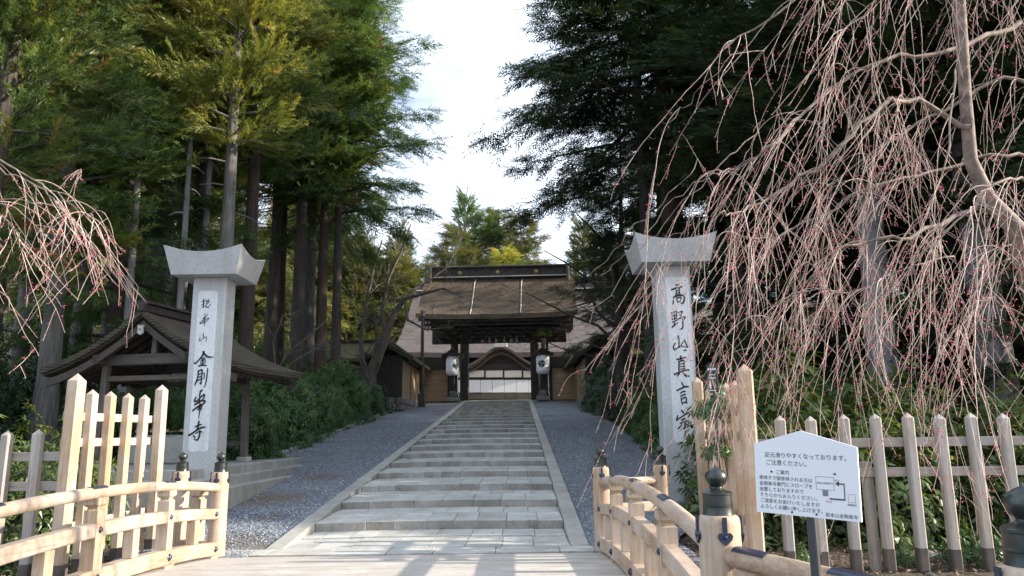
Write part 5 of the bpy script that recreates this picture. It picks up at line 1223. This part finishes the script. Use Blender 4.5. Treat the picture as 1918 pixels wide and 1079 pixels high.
shrub_pair('r3', 6, 60, .34, .30, .42, .16, True, .3)
def shrub(key, x, y, s, leaf, label, group=None, sz=None, dz=0, name='shrub'):
    r = empty(name, (x, y, float(gz(x, y)) + dz - .03), random.uniform(0, 6), label, 'shrub', group, (s, s, sz or s))
    for nm, me, mat in (('stems', SPEC[key][1], M_bare), ('leaves', SPEC[key][0], LM[leaf])):
        o = link(nm, me, None, r); o.material_slots[0].link = 'OBJECT'; o.material_slots[0].material = mat
random.seed(23)
GH = 'leafy shrubs along the left edge of the gravel'; lh = 'dense dark green shrub in the bed along the left gravel'
y = 20.6
i = 0
while y < 40:
    for xo in (-8.1, -9.9):
        shrub(('b1', 'b2', 'b1')[i % 3], xo + random.uniform(-.2, .2), y + random.uniform(-.4, .4), random.uniform(.95, 1.15), 'shrub', 'dark green shrub in the left bed, ' + ('front row' if xo > -9 else 'back row') + (' near the pavilion' if y < 27 else ' halfway up the path' if y < 34 else ' by the leaning tree'), GH + (', front row' if xo > -9 else ', back row') + (' near' if y < 27 else ' halfway' if y < 34 else ' far'), random.uniform(1.25, 1.55)); i += 1
    y += 2.0
shrub('b2', -12.0, 22.5, 1.2, 'shrub', lh, GH); shrub('b1', -12.2, 25.5, 1.2, 'shrub', lh, GH); shrub('b1', -11.5, 28.5, 1.2, 'shrub', lh, GH); shrub('b2', -10.6, 18.9, .9, 'shrub', lh, GH)
GD = 'dark glossy bushes by the leaning bare tree'
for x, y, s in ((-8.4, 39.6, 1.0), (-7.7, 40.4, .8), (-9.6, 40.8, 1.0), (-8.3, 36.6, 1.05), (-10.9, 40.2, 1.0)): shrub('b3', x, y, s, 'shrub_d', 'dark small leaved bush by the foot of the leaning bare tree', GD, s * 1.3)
GRH = 'leafy shrubs along the right edge of the gravel'; lr = 'dense dark green shrub along the right side of the gravel'
for y, x, s in ((16.8, 5.0, .9), (18.4, 4.9, 1.0), (20.4, 4.9, 1.05), (22.4, 5.0, 1.05), (24.5, 5.1, 1.1), (27, 5.2, 1.1), (18.5, 6.9, 1.1), (21.5, 7.0, 1.15), (25, 7.2, 1.15), (29.5, 5.3, 1.1), (16.0, 6.6, .9)): shrub(random.choice(('b1', 'b2')), x, y, s, 'shrub', 'dense dark green shrub right of the gravel' + (' close behind the stone pillar' if y < 21 else ' halfway to the gate'), GRH + (', near the pillar' if y < 21 else ', halfway'), s * 1.15)
GRD = 'dark bushes hiding the right wall of the gate'
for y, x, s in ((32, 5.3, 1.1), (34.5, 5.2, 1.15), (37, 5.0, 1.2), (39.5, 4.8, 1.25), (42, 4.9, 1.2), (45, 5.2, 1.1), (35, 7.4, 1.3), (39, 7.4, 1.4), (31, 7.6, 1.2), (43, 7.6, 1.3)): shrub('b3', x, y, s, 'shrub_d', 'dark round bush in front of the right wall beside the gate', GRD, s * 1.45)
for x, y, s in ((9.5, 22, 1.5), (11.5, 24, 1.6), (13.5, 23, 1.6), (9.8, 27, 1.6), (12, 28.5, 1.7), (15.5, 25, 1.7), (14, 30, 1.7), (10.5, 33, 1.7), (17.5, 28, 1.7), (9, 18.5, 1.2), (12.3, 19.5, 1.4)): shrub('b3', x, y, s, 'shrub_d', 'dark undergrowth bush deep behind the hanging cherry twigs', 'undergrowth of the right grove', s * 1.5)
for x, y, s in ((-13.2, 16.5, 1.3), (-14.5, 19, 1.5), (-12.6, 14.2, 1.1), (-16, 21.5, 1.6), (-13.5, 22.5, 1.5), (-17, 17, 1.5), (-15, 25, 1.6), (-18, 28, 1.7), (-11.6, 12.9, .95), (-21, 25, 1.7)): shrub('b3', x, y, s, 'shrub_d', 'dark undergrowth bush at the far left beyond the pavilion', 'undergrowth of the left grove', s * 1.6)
for px, d, s in ((470, 38, 1.5), (500, 40, 1.7), (545, 39, 1.5), (585, 41, 1.6), (440, 40, 1.8), (615, 42, 1.4)): shrub('b2', tx(px, d), d, s, 'shrub_l', 'light green bush between the straight trunks and the plaster wall', 'bushes before the left plaster wall', s * 1.3)
# rhododendrons behind the fences
GR1 = 'rhododendrons behind the right picket fence'; l1 = 'loose green rhododendron behind the low right fence'
for x, y, s in ((3.6, 11.6, .95), (4.5, 12.2, 1.15), (5.5, 11.4, 1.0), (6.4, 12.4, 1.2), (7.6, 11.6, 1.1), (4.9, 14.0, 1.4), (8.6, 12.8, 1.3), (3.9, 13.6, 1.2), (6.9, 14.6, 1.4)): shrub('r1', x, y, s, 'shrub_l', l1, GR1, s * random.uniform(1.0, 1.25), name='rhododendron')
GL1 = 'rhododendrons behind the left picket fence'; l2 = 'bright green long leaved shrub behind the low left fence'
for x, y, s in ((-6.5, 10.4, .95), (-7.6, 10.7, 1.05), (-8.8, 10.5, 1.0), (-7.0, 11.9, 1.1), (-9.7, 11.8, 1.15), (-8.4, 12.9, 1.1)): shrub('r2', x, y, s, 'shrub_l', l2, GL1, s * 1.1, name='rhododendron')
# sprig in front of the right tall fence
sp = at(1345, 752, 10.05); s2 = at(1340, 838, 10.0)
rr = empty('rhododendron', (sp.x, 10.05, .0), 0, 'small sprig of narrow leaves growing up in front of the tall right pickets', 'shrub')
b = MB(); b.tube([(.06, 0, -.05), (.1, .02, .8), (.02, 0, sp.z - .1)], [.014, .011, .006], 5); b.tube([(.1, .02, .75), (.02, 0, s2.z), (-.12, -.05, s2.z + .02)], [.009, .007, .004], 5); b.build('stems', M_bare, rr)
for c, sc, nm in ((sp, .95, 'r3'), (s2, .62, 'r3')):
    o = link('leaves', SPEC['r3'][0], None, rr, (c.x - sp.x, c.y - 10.05, c.z - .2 * sc), None, (sc, sc, sc)); o.material_slots[0].link = 'OBJECT'; o.material_slots[0].material = LM['shrub']
GSM = 'seedlings behind the low right fence'
for x, y, s in ((5.5, 9.75, .9), (5.95, 9.95, .7), (3.4, 9.7, .6), (4.7, 9.65, .5)): shrub('r3', x, y, s, 'shrub', 'low green seedling in the soil behind the low right fence', GSM, name='seedling')

# rocks of the creek bank
random.seed(31)
def rocks(n, x0, x1, y0, y1, label, group, smin, smax):
    for i in range(n):
        x = random.uniform(x0, x1); y = random.uniform(y0, y1); s = random.uniform(smin, smax)
        o = link('bank_rock', random.choice(ROCKS), M_rock, None, (x, y, float(gz(x, y)) - .05 + s * .2), (random.uniform(-.3, .3), random.uniform(-.3, .3), random.uniform(0, 6)), (s, s, s * .8)); tag(o, label, 'rock', group)
rocks(16, 1.9, 8.5, 8.35, 8.95, 'grey boulder lining the creek bank below the low right fence', 'boulders along the right creek bank', .14, .3)
rocks(26, 1.7, 8.0, 9.0, 10.8, 'small stone in the leaf litter around the low right fence', 'small stones under the right fence', .04, .12)
rocks(22, -9.5, -4.6, 8.9, 11.4, 'small stone on the bare soil around the left fences', 'small stones under the left fence', .05, .17)
rocks(14, -10.5, -4.5, 8.35, 8.9, 'grey boulder lining the creek bank below the left fence', 'boulders along the left creek bank', .14, .3)
def litter(name, x0, x1, y0, y1, n, seed):
    rng = np.random.default_rng(seed); x = rng.uniform(x0, x1, n); y = rng.uniform(y0, y1, n); s = rng.uniform(.015, .045, n); z = gz(x, y) - .03 + rng.random(n) * .02
    a = rng.random(n) * 6.28; d = np.stack([np.cos(a), np.sin(a), rng.normal(0, .3, n)], -1); e = np.stack([-np.sin(a), np.cos(a), rng.normal(0, .3, n)], -1) * rng.uniform(.2, .5, n)[:, None]; P = np.stack([x, y, z], -1)
    V = np.stack([P - d * s[:, None], P + e * s[:, None], P + d * s[:, None], P - e * s[:, None]], 1).reshape(-1, 3)
    o = link(name, np_mesh(name, V, np.arange(4 * n).reshape(-1, 4), np.repeat(rng.random(n), 4)), M_litter); tag(o, kind='stuff')
def littermat():
    m, nt, b = nodes('dead_leaves'); a = nt.nodes.new('ShaderNodeAttribute'); a.attribute_name = 'tint'
    nt.links.new(ramp(nt, a.outputs['Fac'], [(0, (.05, .03, .02)), (.5, (.14, .085, .05)), (.85, (.25, .17, .11)), (1, (.36, .30, .25))]), b.inputs['Base Color']); b.inputs['Roughness'].default_value = .85; return m
M_litter = littermat()
litter('leaf_litter', 1.6, 9.5, 8.9, 13, 9000, 3); litter('leaf_litter', -11, -4.5, 8.9, 13, 6000, 4)

litter('fallen_needles', -6.8, 3.6, 10.7, 30, 1500, 8)
# ------------------------------------------------------------------ bare trees by the gate
def skeleton(b, pts, r0, r1, rng, depth, dens=1.0, spread=.8, up=.1, lenf=.55):
    """tube along pts, then side branches, recursively"""
    n = len(pts); rad = [r0 + (r1 - r0) * i / (n - 1) for i in range(n)]
    b.tube(pts, rad, 7 if r0 > .08 else (5 if r0 > .03 else 3), False)
    if depth == 0: return
    L_ = sum((pts[i + 1] - pts[i]).length for i in range(n - 1))
    for k in range(int(dens * (3 + 2.2 * L_ ** .6))):
        s = rng.uniform(.25, 1.0) * (n - 1); i = min(int(s), n - 2); p = pts[i].lerp(pts[i + 1], s - i); t = (pts[i + 1] - pts[i]).normalized()
        d = (t * .6 + Vector((rng.gauss(0, spread), rng.gauss(0, spread), rng.gauss(up, spread * .7)))).normalized(); l = L_ * lenf * rng.uniform(.5, 1.1); q = [p]
        m = 5
        for j in range(m):
            d = (d + Vector((rng.gauss(0, .22), rng.gauss(0, .22), rng.gauss(up * .4, .18)))).normalized(); q.append(q[-1] + d * l / m)
        rr_ = max(.006, (r0 + (r1 - r0) * s / (n - 1)) * .5); skeleton(b, q, rr_, max(.004, rr_ * .3), rng, depth - 1, dens * .8, spread, up, lenf)
def bare(name, Y, paths, label, mat, seed, depth=3, dens=1.0, spread=.7):
    root = empty(name, (0, 0, 0), 0, label, 'tree'); rng = random.Random(seed); first = True
    base = at(*paths[0][0][0], Y); root.location = (base.x, Y, base.z)
    tr = MB(); br = MB()
    for pp, r0, r1 in paths:
        pts = [at(px, py, Y + (dy if len(q) > 2 else 0)) - root.location for q in pp for px, py, dy in [(q[0], q[1], q[2] if len(q) > 2 else 0)]]
        tr.tube(pts, [r0 + (r1 - r0) * i / (len(pts) - 1) for i in range(len(pts))], 9, False)
        tmp = MB(); skeleton(br, pts, max(r1 * 1.4, .035), max(r1 * 1.0, .025), rng, depth, dens, spread)
    tr.build('trunk', mat, root, smooth=60); br.build('branches', mat, root)
bare('bare_tree', 37.5, [
  ([(662, 790), (672, 765), (686, 722), (706, 672), (722, 632)], .34, .24),
  ([(722, 632), (738, 588), (757, 560), (790, 551, -1), (832, 540, -2), (868, 558, -3)], .19, .016),
  ([(738, 588), (770, 545), (800, 528, 1), (838, 500, 1), (850, 470, 1)], .09, .014),
  ([(686, 722), (680, 690), (676, 640), (686, 570), (700, 500), (716, 450)], .16, .04),
  ([(722, 632), (716, 580), (728, 520), (752, 470), (770, 420)], .13, .03),
  ([(757, 560), (764, 600, -1), (800, 618, -1), (850, 612, -2)], .09, .02)],
  'leaning bare tree with mottled bark whose branches cross the gate roof', M_bare, 5, 3, 1.05, .5)
bare('bare_tree', 33.5, [
  ([(1172, 800), (1168, 730), (1162, 650), (1160, 570), (1150, 490)], .30, .16),
  ([(1162, 650), (1120, 610), (1070, 592), (1020, 566), (985, 548)], .075, .02),
  ([(1164, 690), (1110, 668), (1050, 652), (1010, 634)], .06, .015),
  ([(1160, 570), (1110, 530), (1060, 492), (1020, 470)], .07, .02),
  ([(1150, 490), (1120, 440), (1080, 400)], .10, .03)],
  'dark bare tree whose fine branches spread before the right half of the gate roof', M_baredark, 9, 3, .85, .5)
bare('bare_tree', 30, [([(1222, 800), (1218, 700), (1212, 620), (1205, 540), (1190, 470)], .24, .1), ([(1215, 660), (1180, 640), (1130, 655), (1095, 640)], .1, .03)], 'thin dark bare tree directly left of the right stone pillar', M_baredark, 12, 2, .8, .55)
bare('bare_tree', 26.5, [([(508, 760), (516, 700), (540, 660), (575, 632), (612, 600)], .028, .008), ([(516, 700), (566, 668), (610, 640)], .02, .006), ([(516, 700), (512, 640), (530, 590)], .02, .006)], 'thin bare sapling in front of the cedar trunks by the pavilion roof', M_bare, 14, 2, .7, .5)
# sunlit sprig at the right end of the gate beam
gs = at(1018, 626, 49.4); rr = empty('leafy_sprig', (gs.x, 49.4, gs.z), 0, 'small pale sunlit spray of leaves before the dark gate eave above the right lantern', 'foliage spray')
(V, Fc, tn), _ = shrub_mesh(77, 60, .55, .4, .6, .2, False, .3); me = np_mesh('leaves', V, Fc, tn); link('leaves', me, LM['shrub_l'], rr, (0, 0, -.1))
b = MB(); b.box((0, 0, -.75), (.26, .26, 1.0), .03); b.build('holder', M_pav, rr)

# ------------------------------------------------------------------ weeping cherry trees
def cherry(boughs, label, seed, ntw, lmin, lmax, trunk=None, hang=1.0, out=None, kink=.05, thick=1.0):
    rng = np.random.default_rng(seed); rr = random.Random(seed)
    P0 = Vector(boughs[0][0][0]); root = empty('weeping_cherry', P0, 0, label, 'tree')
    if trunk:
        b = MB(); b.tube([Vector(p) - P0 for p in trunk[0]], trunk[1], 12); b.build('trunk', M_bough, root, smooth=60)
    curves = []                                                     # smooth boughs
    for pts, r0, r1, wt in boughs:
        P = [Vector(p) + Vector((rr.gauss(0, .02), rr.gauss(0, .08), rr.gauss(0, .02))) for p in pts]; n = len(P); C = []
        for i in range(n - 1):
            p0, p1, p2, p3 = P[max(i - 1, 0)], P[i], P[i + 1], P[min(i + 2, n - 1)]
            for k in range(5 if i < n - 2 else 6):
                t = k / 5; C.append(.5 * ((2 * p1) + (p2 - p0) * t + (2 * p0 - 5 * p1 + 4 * p2 - p3) * t * t + (3 * p1 - p0 - 3 * p2 + p3) * t ** 3) + Vector((rr.gauss(0, .018), rr.gauss(0, .018), rr.gauss(0, .018))))
        b = MB(); m = len(C); b.tube([c - P0 for c in C], [.68 * (r0 + (r1 - r0) * (i / (m - 1)) ** .8) for i in range(m)], 8, False); b.build('bough', M_bough, root, smooth=60)
        curves.append((C, wt, r0, r1))
    tw = MB(); BP, BD = [], []
    W = np.array([c[1] for c in curves], float); W /= W.sum()
    def grow(p, d, L_, r, lvl):
        n = max(6, int(L_ / .07)); st = L_ / n; q = [p.copy()]; d = d.normalized(); rad = [r]
        stiff = rr.uniform(.20, .42) * hang; lim = rr.uniform(-.98, -.62)
        for i in range(n):
            t = i / n; g = stiff if d.z > lim else 0
            d = (d + Vector((rr.gauss(0, kink), rr.gauss(0, kink), -g + rr.gauss(0, kink * .5)))).normalized(); q.append(q[-1] + d * st); rad.append(max(.0014 * thick, r * (1 - .70 * (i + 1) / n)))
            if lvl < 2 and .1 < t < .92 and rr.random() < (.20 if lvl == 0 else .09):
                sd_ = Vector((rr.gauss(0, 1), rr.gauss(0, 1), rr.gauss(0, .5))).normalized(); grow(q[-1], d * .7 + sd_ * .7, L_ * rr.uniform(.2, .5), rad[-1] * .75, lvl + 1)
            if rr.random() < .62:
                o = Vector((rr.gauss(0, 1), rr.gauss(0, 1), rr.gauss(0, 1))).normalized(); k = rr.choice((1, 2, 2, 3, 4, 5)) if rr.random() < .6 else 0
                for _ in range(k):
                    oo = (o + Vector((rr.gauss(0, .6), rr.gauss(0, .6), rr.gauss(0, .6)))).normalized(); BP.append(q[-1] + oo * rr.uniform(.008, .026)); BD.append(oo + d * .5)
                if k == 0: tw.tube([q[-1], q[-1] + o * .013], [rad[-1] * 1.3, .0015], 3, False)
        tw.tube(q, rad, 4, False)
    for i in range(ntw):
        C, wt, r0, r1 = curves[rng.choice(len(curves), p=W)]; s = rr.uniform(.05, 1.0) ** .8 * (len(C) - 1); k = min(int(s), len(C) - 2); p = C[k].lerp(C[k + 1], s - k); t = (C[k + 1] - C[k]).normalized()
        d = t * .55 + Vector((rr.gauss(0, .45), rr.gauss(0, .40), rr.gauss(.05, .40)))
        if out is not None: d += Vector(out)
        grow(p, d, rr.uniform(lmin, lmax) * (1.4 if rr.random() < .2 else 1), rr.uniform(.0021, .0043) * thick, 0)
    tw.v = [(v[0] - P0.x, v[1] - P0.y, v[2] - P0.z) for v in tw.v]
    o = tw.mesh('twigs', False, fix=False); tag(link('twigs', o, M_twig, root), kind='stuff')
    BP = np.array([tuple(p - P0) for p in BP]); BD = norm(np.array([tuple(d) for d in BD])); n = len(BP)
    bud = np.array([(-.4, 0, 0), (.25, .42, 0), (.25, -.21, .36), (.25, -.21, -.36), (1.1, 0, 0)]); bf = np.array([(0, 2, 1), (0, 3, 2), (0, 1, 3), (4, 1, 2), (4, 2, 3), (4, 3, 1)])
    T = basis(BD, rng) * rng.uniform(.0065, .012, n)[:, None, None]; V = (np.einsum('nij,mj->nmi', T, bud) + BP[:, None]).reshape(-1, 3); Fc = (bf[None] + (np.arange(n) * 5)[:, None, None]).reshape(-1, 3)
    tag(link('buds', np_mesh('buds', V, Fc), M_bud, root), kind='stuff'); print('cherry', label[:30], 'twig faces', len(tw.f), 'buds', n)
A = lambda px, py, d: tuple(at(px, py, d))
cherry([
 ([A(1850, 372, 6.6), A(1700, 440, 6.4), A(1600, 455, 6.3), A(1500, 500, 6.1)], .035, .010, 1.9),
 ([A(1812, 250, 6.6), A(1700, 190, 6.4), A(1610, 240, 6.2), A(1520, 320, 6.0), A(1440, 370, 5.8), A(1380, 395, 5.7), A(1350, 410, 5.6)], .04, .008, 1.7),
 ([A(1918, 40, 7.0), A(1780, 100, 6.8), A(1640, 120, 6.6), A(1530, 190, 6.4), A(1430, 270, 6.2), A(1370, 310, 6.1), A(1330, 330, 6.0)], .04, .008, 1.9),
 ([A(1797, 0, 6.4), A(1700, -70, 6.2), A(1580, -60, 6.0), A(1460, 20, 5.8), A(1350, 90, 5.7)], .035, .007, 2.2),
 ([A(1990, 320, 7.4), A(1860, 300, 7.2), A(1740, 330, 7.0), A(1620, 360, 6.9), A(1480, 430, 6.8), A(1380, 440, 6.7)], .035, .009, 2.0),
 ([A(1800, -120, 6.4), A(1900, -160, 6.0), A(1960, -80, 5.6), A(1990, 60, 5.4)], .03, .01, 1.6),
 ([A(1950, -60, 6.8), A(1850, -90, 6.6), A(1730, -60, 6.4), A(1630, 10, 6.2), A(1560, 80, 6.1)], .03, .008, 2.6),
 ([A(1918, 443, 6.6), A(1960, 380, 6.0), A(1900, 330, 5.6), A(1820, 380, 5.3), A(1760, 480, 5.2)], .03, .008, 2.2),
 ([A(2000, 200, 8.0), A(1880, 150, 8.0), A(1760, 210, 8.0), A(1650, 270, 8.0), A(1560, 340, 8.0)], .04, .01, 1.6),
 ([A(1330, 330, 6.1), A(1250, 400, 6.0), A(1170, 500, 5.9), A(1098, 612, 5.9)], .007, .003, .03),
 ([A(1320, 290, 6.1), A(1240, 370, 6.0), A(1165, 450, 5.9), A(1110, 522, 5.9)], .006, .003, .03),
 ([A(1440, 70, 5.8), A(1360, 130, 5.7), A(1290, 195, 5.7), A(1248, 235, 5.7)], .007, .003, .03),
 ([A(1420, 240, 6.2), A(1340, 310, 6.0), A(1250, 420, 5.9), A(1180, 470, 5.9), A(1130, 520, 5.9)], .008, .003, .03),
 ([A(1640, 120, 6.6), A(1600, 190, 6.5), A(1560, 330, 6.4), A(1535, 420, 6.4)], .012, .005, .8),
 ([A(1790, 130, 6.2), A(1750, 320, 6.0), A(1720, 420, 5.9), A(1640, 500, 5.8)], .014, .005, .9),
 ([A(1790, 470, 6.3), A(1700, 500, 6.2), A(1600, 540, 6.1), A(1500, 560, 6.0), A(1420, 590, 6.0)], .012, .005, 1.5),
 ([A(1930, 600, 6.4), A(1860, 560, 6.2), A(1790, 600, 6.1), A(1740, 660, 6.0)], .012, .005, 1.0),
 ([A(1918, 560, 6.2), A(1880, 470, 6.0), A(1840, 480, 5.8), A(1800, 560, 5.7)], .012, .005, 1.2),
 ], 'weeping cherry with pink buds hanging over the right fence and stone pillar', 3, 310, .5, 1.85,
 trunk=([A(1990, 1150, 7.0), A(1975, 800, 6.9), A(1945, 560, 6.7), A(1905, 430, 6.6), A(1850, 372, 6.6), A(1818, 300, 6.6), A(1808, 180, 6.5), A(1797, 0, 6.4), A(1792, -150, 6.3)], [.15, .13, .11, .085, .07, .058, .052, .05, .045]), out=(-.12, -.08, -.05))
cherry([
 ([A(-160, 250, 6.6), A(-60, 275, 6.5), A(20, 320, 6.4), A(95, 370, 6.3), A(150, 430, 6.2)], .022, .006, 2.0),
 ([A(-160, 330, 6.9), A(-60, 300, 6.9), A(40, 330, 6.8), A(120, 380, 6.7), A(190, 420, 6.6)], .02, .006, 1.6),
 ([A(-160, 380, 6.2), A(-70, 380, 6.2), A(0, 410, 6.1), A(50, 470, 6.0)], .018, .006, 1.4),
 ([A(-160, 480, 6.0), A(-80, 470, 6.0), A(-20, 520, 6.0), A(20, 580, 6.0)], .014, .005, .5),
 ], 'weeping cherry twigs with pink buds reaching in from the left edge', 7, 50, .45, 1.2, out=(.2, -.08, -.05), hang=.8)
